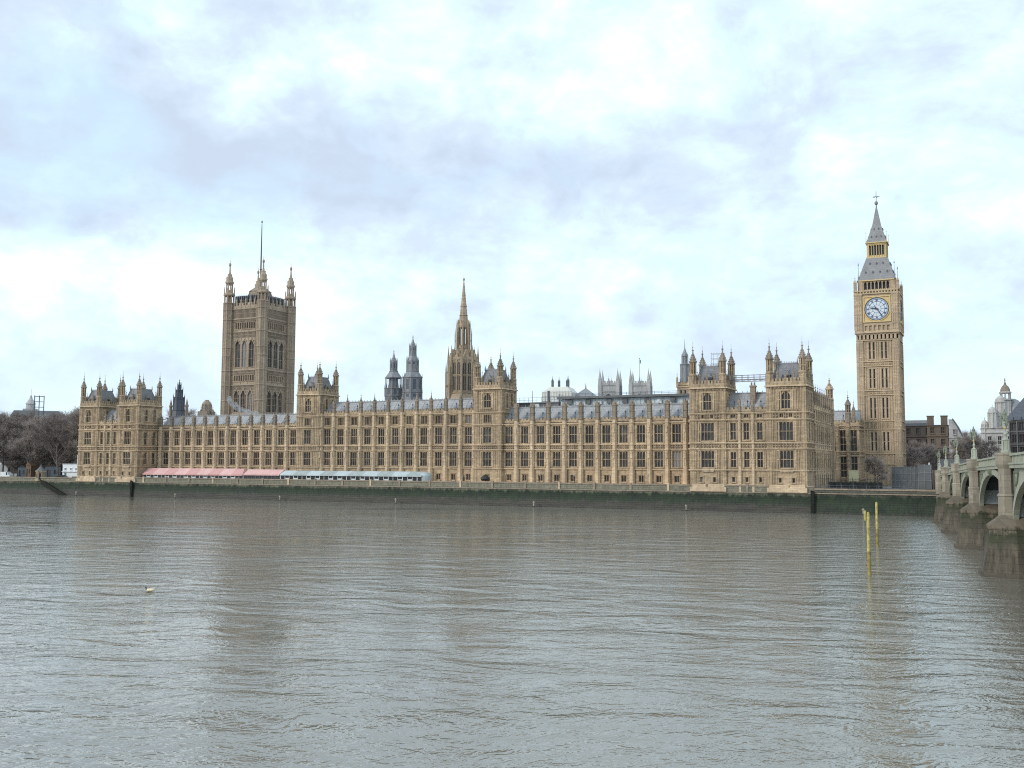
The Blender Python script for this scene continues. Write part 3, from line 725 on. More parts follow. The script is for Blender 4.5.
def link():
    root = empty('palace_range', 'shadowed range with tall dark windows closing the gap left of the clock tower', 'palace wing', world(6.2, 63, 6)); b = Block(root, 6)
    L = 10.8; wins = []
    for c in (2.8, 6.0, 9.2): wins += [(c, 8.6, 1.9, 6.6, 2, 3), (c, 16.8, 1.9, 6.6, 2, 3)]
    b.facade(Matrix(), 0, L, 6, 25, wins, [(15.5, 16.6, 0, L), (23.8, 24.6, 0, L)], [8, 15.3, 16.6, 23.6, 24.8], (), (25, 26.6))
    b.facade(Tr(L, 0, 0) @ Rz(PI / 2), 0, 9.5, 6, 25, [], (), [8, 15.3, 16.6, 23.6, 24.8], (), (25, 26.6))
    bm = buttress_mesh(6, 25.4, 1.1, .9, [10.9, 16.6, 24.4], STONE)
    for e in (4.4, 7.6): b.put('buttress', bm, Tr(e, 0, 0))
    t, c = turret_meshes(20, 26, 34.5, .85, [26], STONE_G)
    for e in (7.6,): o = b.put('turret', t, Tr(e, .3, 0)); W('turret_cap', c, o)
    b.put('pinnacle', pinnacle_mesh(6.5, .8, STONE_G), Tr(9.3, .2, 25.5))
    roof_range(b, -4, L, 1.5, 25.3, 5, 29.6, 9, 25.3, [6, 9.2])
    b.mb('core', STONE_D).box(.8, L - .8, 1, 9, 6, 24.5); b.done()
link()

# ---------------------------------------------------------------- clock tower
def clock_tower():
    root = empty('clock_tower', 'tall honey-coloured clock tower with a gilded blue and white dial and grey spire', 'clock tower', world(-9.8, 79, 6))
    b = Block(root, 6, STONE_C, stone_cd, STONE_CL); hs = 6.15
    lev = [6, 12.8, 16.2, 23.9, 26.5, 34.9, 36.3, 44.2, 45.7, 52.6]
    for k in range(4):
        F = Rz(k * PI / 2) @ Tr(-hs, -hs, 0); wins = []; c = hs
        for za, zb in ((17.0, 23.0), (27.4, 34.0), (37.1, 43.4), (46.5, 52.0)):
            for q in (-2.45, -1.25, 1.25, 2.45): wins.append((c + q, za, .62, (zb - za), 1, 2))
        b.mb('wall', STONE_C, F).wall(0, 2 * hs, 6, 53, [(a - w / 2, a + w / 2, z, z + h) for a, z, w, h, *_ in wins])
        for a, z, w, h, *r in wins: b.window(F, a, z, w, h, *r)
        rb = b.mb('panel_ribs', stone_cr, F)
        for q in (-3.9, -3.1, -1.85, -.62, 0, .62, 1.85, 3.1, 3.9):
            for i in range(9): rb.box(c + q - .12, c + q + .12, -.22, .02, lev[i] + .3, lev[i + 1] - .3)
        for i in range(1, 9):                         # cusped heads between the ribs
            for q0, q1 in ((-3.9, -3.1), (-3.1, -1.85), (-1.85, -.62), (-.62, .62), (.62, 1.85), (1.85, 3.1), (3.1, 3.9)):
                rb.face_poly([(c + q0, lev[i + 1] - .28), (c + q0, lev[i + 1] - .95), (c + (q0 + q1) / 2, lev[i + 1] - .45), (c + q1, lev[i + 1] - .95), (c + q1, lev[i + 1] - .28)], -.16, .02)
            if lev[i + 1] - lev[i] < 3: b.band(F, 1.9, 2 * hs - 1.9, lev[i] + .3, lev[i + 1] - .3)
        for z in lev[1:]:
            s_ = b.mb('string_course', STONE_CL, F); s_.box(-.1, 2 * hs + .1, -.5, .0, z - .12, z + .16)
        cb = b.mb('corner_buttress', STONE_C, F)
        for x in (0, 2 * hs - 1.75):
            cb.box(x - .12 if x == 0 else x, x + 1.75 + (0 if x == 0 else .12), -.38, .05, 6, 52.5)
            for q in (.35, .9, 1.45): cb.box(x + q - .09, x + q + .09, -.52, -.375, 8, 52)
            for z in range(8, 52, 3): cb.box(x + .1, x + 1.65, -.5, -.375, z, z + .22)
        # corbel arcade under the clock stage
        a = b.mb('corbel_arcade', STONE_C, F)
        for i in range(10):
            x = .8 + i * (2 * hs - 1.6) / 9; a.box(x - .36, x + .36, -.42, .05, 52.9, 54.6)
        a.box(-.2, 2 * hs + .2, -.42, .02, 54.4, 55.1)
        # clock stage
        hc = 6.5; K = Rz(k * PI / 2) @ Tr(-hc, -hc, 0); w = b.mb('clock_stage', STONE_C, K)
        w.wall(0, 2 * hc, 55, 68.7, [(hc + q - .42, hc + q + .42, 55.7, 57.4) for q in (-3.4, -2.04, -.68, .68, 2.04, 3.4)], .5)
        w.box(hc - 4.2, hc + 4.2, .5, .7, 55.5, 57.6)
        for x in (0, 2 * hc - 2.05):
            w.box(x, x + 2.05, -.4, .05, 55, 68); 
            for q in (.35, 1.02, 1.7): w.box(x + q - .12, x + q + .12, -.55, -.395, 56, 67.4)
            for z in (57.8, 61, 64, 67.3): w.box(x - .05, x + 2.1, -.55, -.02, z, z + .3)
        s_ = b.mb('string_course', STONE_CL, K); s_.box(-.1, 2 * hc + .1, -.5, .0, 54.9, 55.3); s_.box(-.1, 2 * hc + .1, -.5, .0, 67.6, 67.95); s_.box(-.15, 2 * hc + .15, -.55, .0, 68.5, 68.9)
        for i in range(14): s_.box(.5 + i * .93, .5 + i * .93 + .45, -.5, 0, 67.98, 68.48)
        g_ = b.mb('gilded_frame', GOLD_S, K); fz0, fz1 = 58.4, 66.9; fh = 4.25
        g_.box(hc - fh, hc + fh, -.12, .02, fz0, fz1)
        for z in (fz0, fz1 - .35): g_.box(hc - fh, hc + fh, -.4, -.115, z, z + .35)
        for x in (-fh, fh - .35): g_.box(hc + x, hc + x + .35, -.38, -.115, fz0 + .35, fz1 - .35)
        # dial
        D = K @ Tr(hc, -.13, 62.68); m = MB(b.base @ D)
        def ring(r0, r1, y0, y1, mat, n=48):
            m.use(mat)
            for i in range(n):
                t0, t1 = 2 * PI * i / n, 2 * PI * (i + 1) / n
                P = [(r * math.sin(t), r * math.cos(t)) for r, t in ((r0, t0), (r1, t0), (r1, t1), (r0, t1))]
                m.face_poly(P[::-1] if r0 else [P[1], P[2], (0, 0)][::-1], y0, y1)
        ring(0, 3.55, -.06, 0, OPAL); ring(3.50, 3.78, -.17, -.02, BLUE); ring(3.78, 4.0, -.24, -.02, GOLD); ring(2.38, 2.50, -.11, -.05, BLUE); ring(3.08, 3.16, -.11, -.05, BLUE); ring(1.25, 1.32, -.1, -.05, BLUE); ring(0, .42, -.1, -.05, GOLD)
        m.use(BLUE)
        NUM = ['XII', 'I', 'II', 'III', 'IIII', 'V', 'VI', 'VII', 'VIII', 'IX', 'X', 'XI']
        T0 = m.T
        for i, t in enumerate(NUM):
            m.T = T0 @ Matrix.Rotation(i * PI / 6, 4, 'Y'); wd = {'I': .16, 'V': .34, 'X': .36}; tot = sum(wd[c_] for c_ in t); x = -tot / 2
            for c_ in t:
                z0, z1 = 2.55, 3.05; u0, u1 = x + .02, x + wd[c_] - .02
                def bar(xa, za, xb, zb, q=.06): m.add([(xa - q, -.13, za), (xa + q, -.13, za), (xb + q, -.13, zb), (xb - q, -.13, zb), (xa - q, -.055, za), (xa + q, -.055, za), (xb + q, -.055, zb), (xb - q, -.055, zb)],
                                                        [(0, 1, 2, 3), (0, 4, 5, 1), (1, 5, 6, 2), (2, 6, 7, 3), (3, 7, 4, 0)])
                mid = (u0 + u1) / 2
                if c_ == 'I': bar(mid, z0, mid, z1)
                elif c_ == 'V': bar(mid, z0, u0, z1); bar(mid, z0, u1, z1)
                else: bar(u0, z0, u1, z1); bar(u1, z0, u0, z1)
                x += wd[c_]
            m.box(-.04, .04, -.1, -.055, 1.32, 2.38)       # tracery spoke
            for j in range(5):
                m.T = T0 @ Matrix.Rotation(i * PI / 6 + j * PI / 30, 4, 'Y'); m.box(-.04, .04, -.13, -.055, 3.2, 3.46)
        m.T = T0
        dial = m.build('clock_dial', None, root)
        h = MB(b.base @ D @ Matrix.Rotation(R(282), 4, 'Y')); h.face_poly([(-.16, -.6), (.16, -.6), (.24, .2), (.16, 1.7), (0, 2.45), (-.16, 1.7), (-.24, .2)], -.3, -.22); h.build('hour_hand', BLUE, dial)
        h = MB(b.base @ D @ Matrix.Rotation(R(145), 4, 'Y')); h.face_poly([(-.14, -1.1), (.14, -1.1), (.14, .2), (.09, 2.6), (0, 3.5), (-.09, 2.6), (-.14, .2)], -.4, -.33); h.build('minute_hand', BLUE, dial)
        # belfry openings
        hb = 5.55; Bf = Rz(k * PI / 2) @ Tr(-hb, -hb, 0); w = b.mb('belfry', STONE_C, Bf)
        n = 7; hl = [(hb - 4.0 + i * 8 / n + .14, hb - 4.0 + (i + 1) * 8 / n - .14, 69.3, 71.9) for i in range(n)]
        w.wall(0, 2 * hb, 68.7, 72.3, hl, .9)
        for i in range(n):
            c0 = (hl[i][0] + hl[i][1]) / 2
            for sg in (-1, 1): w.face_poly([(c0 + sg * .44, 71.9), (c0 + sg * .44, 71.3), (c0 + sg * .02, 71.9)][::-sg], .05, .6)
        for x in (-.05, 2 * hb - 1.3): w.box(x, x + 1.35, -.25, .04, 68.7, 72.2)
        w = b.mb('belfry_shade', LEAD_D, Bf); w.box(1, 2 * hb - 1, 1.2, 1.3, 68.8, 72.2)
        gl = b.mb('gilded_cresting', GOLD_S, Bf); gl.box(.1, 2 * hb - .1, -.5, .02, 72.05, 72.4)
        for i in range(18): gl.lathe(.4 + i * .63, -.2, [(.14, 68.75), (.14, 69.1), (.02, 69.5)], 4)
        # roofs
        r1 = b.mb('roof', ROOF_T, Rz(k * PI / 2))
        for h0, z0, h1, z1 in ((5.75, 72.45, 5.0, 74.6), (5.0, 74.6, 3.25, 80.0)):
            r1.add([(-h0, -h0, z0), (h0, -h0, z0), (h1, -h1, z1), (-h1, -h1, z1)], [(0, 1, 2, 3)])
        r1.add([(-6.0, -6.0, 72.35), (6.0, -6.0, 72.35), (5.75, -5.75, 72.5), (-5.75, -5.75, 72.5)], [(0, 1, 2, 3)])
        d = b.mb('roof_dormers', ROOF_D, Rz(k * PI / 2))
        for z, hw, xs in ((74.6, 4.95, (-3.3, -1.1, 1.1, 3.3)), (77.6, 3.98, (-2.0, 0, 2.0))):
            for x in xs: d.box(x - .2, x + .2, -hw - .1, -hw + .6, z, z + .5); d.face_poly([(x - .28, z + .5), (x + .28, z + .5), (x, z + .95)], -hw - .15, -hw + .9)
        # lantern
        hl_ = 2.85; w = b.mb('lantern', GOLD_S, Rz(k * PI / 2) @ Tr(-hl_, -hl_, 0))
        n = 6; w.wall(0, 2 * hl_, 80.2, 85.2, [(.45 + i * .8 + .1, .45 + (i + 1) * .8 - .1, 81.0, 84.3) for i in range(n)], .3)
        for i in range(n + 1): w.box(.45 + i * .8 - .07, .45 + i * .8 + .07, -.22, .0, 80.5, 84.6)
        w.box(-.3, 2 * hl_ + .3, -.3, 0, 80.0, 80.4); w.box(-.1, 2 * hl_ + .1, -.2, 0, 84.6, 85.0)
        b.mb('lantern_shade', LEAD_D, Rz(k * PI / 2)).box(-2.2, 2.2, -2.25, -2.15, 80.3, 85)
        r2 = b.mb('spire', ROOF_T, Rz(k * PI / 2))
        for h0, z0, h1, z1 in ((3.25, 85.1, 2.75, 86.4), (2.75, 86.4, 1.25, 91.6), (1.25, 91.6, .22, 97.4)):
            r2.add([(-h0, -h0, z0), (h0, -h0, z0), (h1, -h1, z1), (-h1, -h1, z1)], [(0, 1, 2, 3)])
        r2.add([(-3.25, -3.25, 85.1), (3.25, -3.25, 85.1), (2.6, -2.6, 85.0), (-2.6, -2.6, 85.0)], [(3, 2, 1, 0)])
        for z, hw, xs in ((86.9, 2.6, (-1.5, 0, 1.5)), (89.6, 1.83, (-.7, .7))):
            for x in xs: d.box(x - .13, x + .13, -hw - .1, -hw + .4, z, z + .4); d.face_poly([(x - .2, z + .4), (x + .2, z + .4), (x, z + .7)], -hw - .14, -hw + .6)
        gl = b.mb('spire_cresting', GOLD_S, Rz(k * PI / 2)); gl.box(-3.3, 3.3, -3.4, -3.25, 85.0, 85.35)
    f = MB(b.base); f.lathe(0, 0, [(.25, 97.2), (.18, 98.2), (.55, 98.7), (.6, 99.0), (.5, 99.3), (.12, 99.7), (.1, 102.6), (.03, 103.2)], 10)
    f.box(-.9, .9, -.06, .06, 101.0, 101.16); f.box(-.06, .06, -.9, .9, 101.0, 101.16)
    for x, y in ((.9, 0), (-.9, 0), (0, .9), (0, -.9), (.45, 0), (-.45, 0)): f.lathe(x, y, [(.03, 100.8), (.17, 101.08), (.03, 101.4)], 6)
    f.build('finial', LEAD, root)
    for sx in (-1, 1):
        for sy in (-1, 1):
            b.put('pinnacle', pinnacle_mesh(4.2, .8, STONE_C), Tr(sx * 6.5, sy * 6.5, 68.7))
            p = MB(b.base); p.lathe(sx * 5.5, sy * 5.5, [(.3, 72.3), (.22, 73.6), (.08, 74), (.06, 77.3), (.2, 77.5), (.03, 78.4)], 6); p.build('roof_finial', LEAD, root)
            p = MB(b.base); p.lathe(sx * 3.15, sy * 3.15, [(.14, 85.2), (.1, 86), (.05, 88.2), (.13, 88.4), (.02, 88.9)], 6); p.build('roof_finial', GOLD, root)
    b.mb('core', STONE_D).sq(0, 0, 5.4, 5.4, 6, 5.2, 5.2, 68)
    b.done()
stone_cd = stone('cleaned_carving', (.40, .295, .185), (.34, .25, .155), (.19, .14, .095), .5, .6, .5)
stone_cr = stone('cleaned_ribs', (.66, .495, .335), (.54, .405, .27), (.32, .235, .16), .35)
STONE_CL = stone('cleaned_pale_stone', (.68, .53, .36), (.60, .47, .31), (.35, .26, .17), .35)
clock_tower()

# ---------------------------------------------------------------- great square tower
def square_tower():
    root = empty('square_tower', 'massive square stone tower with four octagonal corner turrets and a tall flagpole', 'tower', world(270, 104.6, 6))
    b = Block(root, 6, STONE_G2, stone_gd, STONE_GL); h = 9.9
    strings = [34.6, 48.3, 55.2, 73.2, 79.2, 84.0]
    for k in range(4):
        F = Rz(k * PI / 2) @ Tr(-h, -h, 0); wins = []; c = h
        for q in (-4.05, 0, 4.05): wins += [(c + q, 35.8, 3.1, 9.8, 3, 3, True), (c + q, 56.6, 3.0, 12.4, 2, 3, True)]
        for i in range(9):
            q = (i - 4) * 1.35; wins += [(c + q, 50.2, .85, 2.7, 1, 1), (c + q, 74.6, .85, 3.0, 1, 1)]
        b.facade(F, 0, 2 * h, 6, 84, wins, [(46.2, 48.0, 2.5, 2 * h - 2.5), (53.2, 54.9, 2.5, 2 * h - 2.5), (70.6, 72.9, 2.5, 2 * h - 2.5), (77.9, 79.0, 2.5, 2 * h - 2.5), (80, 83.7, 2.5, 2 * h - 2.5)], strings,
                 [(c + q, za, zb) for q in (-6.6, -5.9, -2.05, 2.05, 5.9, 6.6) for za, zb in ((35, 46), (49, 53), (55.8, 70.4), (73.6, 77.7))])
        b.parapet(F, 2, 2 * h - 2, 84.2, 87.0, 1.7)
        hoods = b.mb('arch_hoods', STONE_GL, F)
        for q in (-4.05, 0, 4.05):
            for zt in (45.6, 69.0):
                for sg in (-1, 1): hoods.face_poly([(c + q + sg * 1.75, zt - 1.7), (c + q, zt + 1.5), (c + q, zt + 1.0), (c + q + sg * 1.45, zt - 1.8)][::-sg], -.35, .0)
        for q in (-5.4, -2.7, 0, 2.7, 5.4): b.put('pinnacle', pinnacle_mesh(5.6, .7, STONE_GL), F @ Tr(c + q, 0, 84.3))
    rm = MB(b.base); rm.sq(0, 0, 8.6, 8.6, 84.5, 7.2, 7.2, 89.8); rm.sq(0, 0, 7.2, 7.2, 89.8, 6.9, 6.9, 90.3)
    for k in range(4):
        rm.T = b.base @ Rz(k * PI / 2)
        for i in range(13): rm.box(-7.2 + i * 1.2 - .12, -7.2 + i * 1.2 + .12, -8.75, -7.0, 85, 90.6); rm.lathe(-7.2 + i * 1.2, -7.2, [(.16, 90.3), (.12, 90.9), (.02, 91.7)], 5)
    ro = rm.build('roof', ROOF_D, root)
    lm = MB(b.base); lm.sq(0, 0, 4.2, 4.2, 90, 3.6, 3.6, 93.5); lm.sq(0, 0, 3.8, 3.8, 93.5, .8, .8, 96.5); lm.build('roof_lantern', STONE_G, ro)
    fp = MB(b.base); fp.lathe(0, 0, [(.42, 95), (.34, 110), (.22, 124), (.12, 127)], 8); fp.lathe(0, 0, [(.1, 126.9), (.4, 127.2), (.35, 127.6), (.05, 128.1)], 8)
    for z in (97.5, 104): fp.lathe(0, 0, [(.5, z), (.62, z + .2), (.5, z + .5)], 8)
    fp.build('flagpole', LEAD_D, root)
    t = MB(); r = 2.55
    t.lathe(0, 0, [(r * 1.06, 6), (r * 1.06, 34), (r, 35), (r, 87.2)], 8)
    for z in strings + [20, 28, 41, 62, 66, 87]: t.lathe(0, 0, [(r * .98, z - .35), (r * 1.12, z - .2), (r * 1.12, z + .2), (r * .98, z + .35)], 8)
    for i in range(8):
        a = PI / 8 + i * PI / 4; t.lathe(r * math.cos(a), r * math.sin(a), [(.26, 8), (.26, 87)], 5)
        a2 = i * PI / 4; t.lathe(r * .93 * math.cos(a2), r * .93 * math.sin(a2), [(.16, 8), (.16, 87)], 4)
    t.lathe(0, 0, [(r * .5, 87), (r * .5, 91.3)], 8)
    for i in range(8):
        a = PI / 8 + i * PI / 4
        t.lathe(2.2 * math.cos(a), 2.2 * math.sin(a), [(.36, 87), (.36, 91.3)], 5); t.lathe(2.45 * math.cos(a), 2.45 * math.sin(a), [(.2, 91), (.17, 93.6), (.03, 95)], 4)
        t.lathe(1.45 * math.cos(a), 1.45 * math.sin(a), [(.26, 93), (.26, 96.4)], 5)
    t.lathe(0, 0, [(r * .9, 90.4), (r * 1.1, 90.8), (r * 1.1, 91.4), (r * .7, 92.2), (r * .66, 93.3), (r * .3, 93.3)], 8)
    t.lathe(0, 0, [(r * .62, 95.9), (r * .62, 96.6), (.2, 96.6)], 8)
    tm = t.mesh('turret', STONE_G2)
    cp = MB(); cp.lathe(0, 0, [(1.5, 96.2), (1.95, 96.5), (1.95, 97.2), (1.7, 97.6), (1.65, 98.6), (1.1, 100.3), (.6, 101.3), (.38, 102.6), (.26, 104.8)], 8)
    cp.lathe(0, 0, [(.2, 104.5), (.55, 105.2), (.6, 105.7), (.45, 106.2), (.1, 106.6), (.05, 108)], 8)
    for i in range(8):
        a = PI / 8 + i * PI / 4
        for rr, z in ((1.95, 97), (1.55, 99), (.95, 100.6)): cp.lathe(rr * math.cos(a), rr * math.sin(a), [(.06, z - .2), (.2, z + .1), (.04, z + .6)], 4)
    cm = cp.mesh('turret_cap', STONE_G2)
    for sx in (-1, 1):
        for sy in (-1, 1): o = b.put('turret', tm, Tr(sx * 10, sy * 10, 0)); W('turret_cap', cm, o)
    b.mb('core', stone_gd).sq(0, 0, 8.8, 8.8, 6, 8.8, 8.8, 84); b.done()
STONE_G2 = stone('square_tower_stone', (.52, .405, .30), (.395, .305, .225), (.23, .18, .138), .55)
stone_gd = stone('square_tower_carving', (.29, .235, .185), (.22, .178, .14), (.13, .108, .09), .6, .7, .5)
STONE_GL = stone('square_tower_mouldings', (.54, .445, .35), (.46, .375, .295), (.26, .215, .17), .45)
square_tower()

# ---------------------------------------------------------------- octagonal central tower with spire
STONE_T = stone('lantern_tower_stone', (.50, .385, .27), (.38, .29, .205), (.20, .158, .118), .5)
def central_tower():
    root = empty('octagonal_tower', 'octagonal stone lantern tower with a slender crocketed spire behind the centre range', 'tower', world(134, 58, 6)); zb = Tr(0, 0, -6)
    m = MB(zb); m.lathe(0, 0, [(6.4, 6), (6.4, 36), (5.9, 37.5), (5.3, 38), (5.3, 50.6)], 8)
    core = m; sd = MB(zb); r = 5.3; ap = r * math.cos(PI / 8)
    for i in range(8):
        T = zb @ Rz(i * PI / 4)
        core.T = T
        w = 2 * r * math.sin(PI / 8)
        for z in (38.2, 44.6, 50.4): core.box(-w / 2, w / 2, -ap - .25, -ap + .1, z, z + .35)
        core.face_poly([(-w / 2, 50.7), (w / 2, 50.7), (w / 2, 51.5), (.7, 51.5), (0, 53.2), (-.7, 51.5), (-w / 2, 51.5)], -ap - .2, -ap + .2)
        sd.T = T
        for q in (-.95, .95):
            sd.box(q - .55, q + .55, -ap - .02, -ap + .05, 39.2, 49.8)
        core.box(-.22, .22, -ap - .3, -ap + .1, 38.4, 50.4)
        for q in (-.95, .95):
            core.box(q - .07, q + .07, -ap - .12, -ap, 39.2, 49.8); core.box(q - .55, q + .55, -ap - .08, -ap, 44.3, 44.6)
            for sg in (-1, 1): core.face_poly([(q + sg * .56, 49.85), (q + sg * .56, 48.9), (q + sg * .05, 49.85)][::-sg], -ap - .14, -ap)
        core.T = T @ Rz(PI / 8)
        core.box(-.5, .5, -r - .55, -r + .3, 30, 49.5); core.sq(0, -r - .2, .42, .42, 49.5, .3, .3, 52.6); core.lathe(0, -r - .2, [(.36, 52.6), (.04, 56)], 4, PI / 4)
        for k in range(3): core.box(-.62, .62, -r - .68, -r + .2, 36 + 5 * k, 36.4 + 5 * k)
        # outer flying pinnacles
        core.box(-.3, .3, -r - 1.35, -r - .75, 31, 46); core.lathe(0, -r - 1.05, [(.36, 46), (.3, 47.5), (.04, 50)], 4, PI / 4)
        core.add([(-.14, -r - .9, 40), (.14, -r - .9, 40), (.14, -r, 42.6), (-.14, -r, 42.6), (-.14, -r - .9, 40.5), (.14, -r - .9, 40.5), (.14, -r, 43.1), (-.14, -r, 43.1)], [(0, 1, 2, 3), (4, 7, 6, 5), (0, 3, 7, 4), (1, 5, 6, 2)])
    core.T = zb
    core.lathe(0, 0, [(5.0, 50.6), (3.6, 51.6), (2.9, 54.2), (2.45, 55.2), (2.45, 56.2), (.4, 56.3), (.4, 62.6), (2.35, 62.7), (2.35, 63.6), (1.9, 64.2)], 8)
    for i in range(8):
        core.T = zb @ Rz(i * PI / 4); ap2 = 2.3 * math.cos(PI / 8)
        core.face_poly([(-.75, 63.3), (.75, 63.3), (0, 65.6)], -ap2 - .12, -ap2 + .4)
        core.face_poly([(-1.3, 51.2), (1.3, 51.2), (0, 54.6)], -4.3, -3.2); core.face_poly([(-.7, 54.8), (.7, 54.8), (0, 56.6)], -2.6, -2.0)
        core.box(-.10, .10, -ap2 - .05, -ap2 + .2, 56, 63)
        core.T = zb @ Rz(i * PI / 4 + PI / 8)
        core.box(-.27, .27, -2.65, -2.1, 54.8, 63.8); core.lathe(0, -2.45, [(.27, 63.8), (.03, 66)], 4, PI / 4)
        core.box(-.17, .17, -3.25, -2.9, 52.5, 60.5); core.lathe(0, -3.07, [(.22, 60.5), (.03, 62.8)], 4, PI / 4)
        core.add([(-.07, -3.0, 57.5), (.07, -3.0, 57.5), (.07, -2.0, 58.6), (-.07, -2.0, 58.6), (-.07, -3.0, 57.8), (.07, -3.0, 57.8), (.07, -2.0, 58.9), (-.07, -2.0, 58.9)], [(0, 1, 2, 3), (4, 7, 6, 5), (0, 3, 7, 4), (1, 5, 6, 2)])
    body = core.build('lantern', STONE_T, root)
    sd.build('window', GLASS, root)
    s = MB(zb); s.lathe(0, 0, [(1.9, 64), (1.4, 67.5), (1.05, 70.6), (1.25, 70.8), (1.25, 71.1), (1.0, 71.3), (.6, 75.6), (.13, 80.6)], 8)
    for z in (67.4, 75.5): s.lathe(0, 0, [(.6 if z > 70 else 1.5, z - .15), (.75 if z > 70 else 1.68, z), (.6 if z > 70 else 1.5, z + .15)], 8)
    for i in range(8):
        a = PI / 8 + i * PI / 4
        for k in range(14):
            z = 65 + k * 1.1; rr = 1.85 - (z - 64) * .107
            if rr > .2: s.lathe(rr * .93 * math.cos(a), rr * .93 * math.sin(a), [(.04, z - .2), (.11, z), (.03, z + .3)], 4)
        s.T = zb @ Rz(i * PI / 4); s.T = zb
    s.lathe(0, 0, [(.12, 80.4), (.4, 80.9), (.3, 81.3), (.06, 81.6), (.03, 83.2)], 8)
    s.build('spire', STONE_T, root)
central_tower()

# ---------------------------------------------------------------- iron ventilation lanterns behind the roofs
def iron_lantern(name, label, s, n, zb, tiers, tip, open_tier=None, mat=None, base=None, group=None, panel=None):
    root = empty(name, label, 'roof lantern', world(s, n, zb), group=group); b = Tr(0, 0, -zb); m = MB(b); sh = MB(b)
    for i, (r0, r1, z0, z1) in enumerate(tiers):
        if open_tier == i:
            m.lathe(0, 0, [(r0 * .55, z0), (r0 * .55, z1)], 8)
            for k in range(16): a = 2 * PI * k / 16; m.lathe(r0 * .95 * math.cos(a), r0 * .95 * math.sin(a), [(.15, z0), (.15, z1)], 5)
        else:
            m.lathe(0, 0, [(r0, z0), (r1, z1)], 8)
            if abs(r0 - r1) < .5 and z1 - z0 > 1.5:
                ap = min(r0, r1) * math.cos(PI / 8); w = 2 * r0 * math.sin(PI / 8)
                for k in range(8):
                    m.T = b @ Rz(k * PI / 4)
                    for q in (-.25, .25): m.box(q * w - .05, q * w + .05, -ap - .1, -ap + .3, z0, z1)
                    sh.T = m.T; sh.box(-w * .19, w * .19, -ap - .03, -ap + .25, z0 + (z1 - z0) * .18, z1 - (z1 - z0) * .12)
                    m.T = b @ Rz(k * PI / 4 + PI / 8); m.box(-.14, .14, -r0 - .1, -r0 + .2, z0, z1 + .6)
                    m.lathe(0, -r0 - .02, [(.15, z1 + .6), (.02, z1 + 1.9)], 4)
                m.T = b
        m.lathe(0, 0, [(r1 * .97, z1 - .15), (r1 * 1.09, z1), (r1 * 1.09, z1 + .22), (r1 * .9, z1 + .3)], 8)
    zl = tiers[-1][3]; m.lathe(0, 0, [(tiers[-1][1], zl), (tiers[-1][1] * .45, zl + (tip - zl) * .45), (.1, zl + (tip - zl) * .75), (.22, zl + (tip - zl) * .8), (.05, tip)], 8)
    m.build('iron_casing', mat or LEAD, root)
    if sh.v: sh.build('louvre', panel or LEAD_D, root)
    return root
iron_lantern('roof_lantern', 'shorter grey iron lantern turret with an open ring of columns', 159.3, 50, 33, [(3.1, 3.1, 33, 37.3), (3.25, 3.25, 37.6, 40.2), (3.1, 3.1, 40.3, 44.2), (3.3, 1.6, 44.3, 46.6), (1.35, 1.3, 46.8, 50.0), (1.3, .7, 50.1, 51.4)], 54.8, 2)
iron_lantern('roof_lantern', 'taller grey iron lantern turret stepping up in stages to a point', 151, 50, 33, [(3.7, 3.6, 33, 38.6), (3.6, 3.6, 38.8, 44.0), (3.7, 2.3, 44.1, 46.4), (2.25, 2.15, 46.5, 50.2), (2.2, 1.4, 50.3, 52.4), (1.3, 1.2, 52.6, 55.2)], 60.0, None)
rl = iron_lantern('roof_lantern', 'dark stepped spire turret rising alone behind the left wing roof', 275.5, 60, 30, [(3.3, 2.6, 30, 34.8), (2.5, 2.3, 35, 40.4), (1.6, 1.5, 40.6, 43.6), (.8, .75, 43.7, 45.4)], 48.4, None, LEAD_D, panel=BLACK)
for x in (-4.6, 4.6):
    m = MB(Tr(0, 0, -30)); m.lathe(x, 0, [(.7, 30), (.65, 36.3), (.85, 36.5), (.85, 37), (.6, 37.4), (.05, 40)], 8); m.build('side_pinnacle', STONE_G, rl)
rt = empty('stone_turret', 'squat stone roof turret with a rounded top between the dark spire and the square tower', 'turret', world(241, 40, 29)); m = MB(Tr(0, 0, -29))
m.sq(0, 0, 2.6, 2.6, 29, 2.4, 2.4, 32.8); m.lathe(0, 0, [(2.0, 32.8), (1.9, 35.2), (2.05, 35.4), (2.0, 35.8), (1.5, 36.6), (.9, 37.0), (.9, 37.4)], 8)
for k in range(8):
    a = PI / 8 + k * PI / 4; m.lathe(1.95 * math.cos(a), 1.95 * math.sin(a), [(.2, 32.8), (.2, 35.3)], 5)
m.build('drum', STONE_G, rt)
for x in (-3.0, 3.2): W('pinnacle', pinnacle_mesh(5.2, .9, STONE_G), rt, Tr(x, 0, 0))
rt = empty('bell_turret', 'grey iron turret on a yellow stone base just left of the right end block', 'turret', world(50.2, 60, 26)); b = Block(rt, 26)
for k in range(4): b.facade(Rz(k * PI / 2) @ Tr(-2.1, -2.1, 0), 0, 4.2, 26, 38.6, [(1.4, 34.4, .7, 2.9, 1, 2), (2.8, 34.4, .7, 2.9, 1, 2)], (), [33.8, 38.2], (), (38.7, 39.9))
for sx in (-1, 1):
    for sy in (-1, 1): b.put('pinnacle', pinnacle_mesh(4.0, .5, STONE_L), Tr(sx * 2.1, sy * 2.1, 38.4))
b.done(); m = MB(Tr(0, 0, -26)); m.lathe(0, 0, [(1.75, 38.6), (1.5, 40), (1.45, 45.6), (1.7, 45.8), (1.7, 46.1), (.9, 46.3), (.9, 48.6), (1.15, 48.7), (1.1, 49.2), (.5, 50.3), (.12, 51.6), (.03, 54.5)], 8)
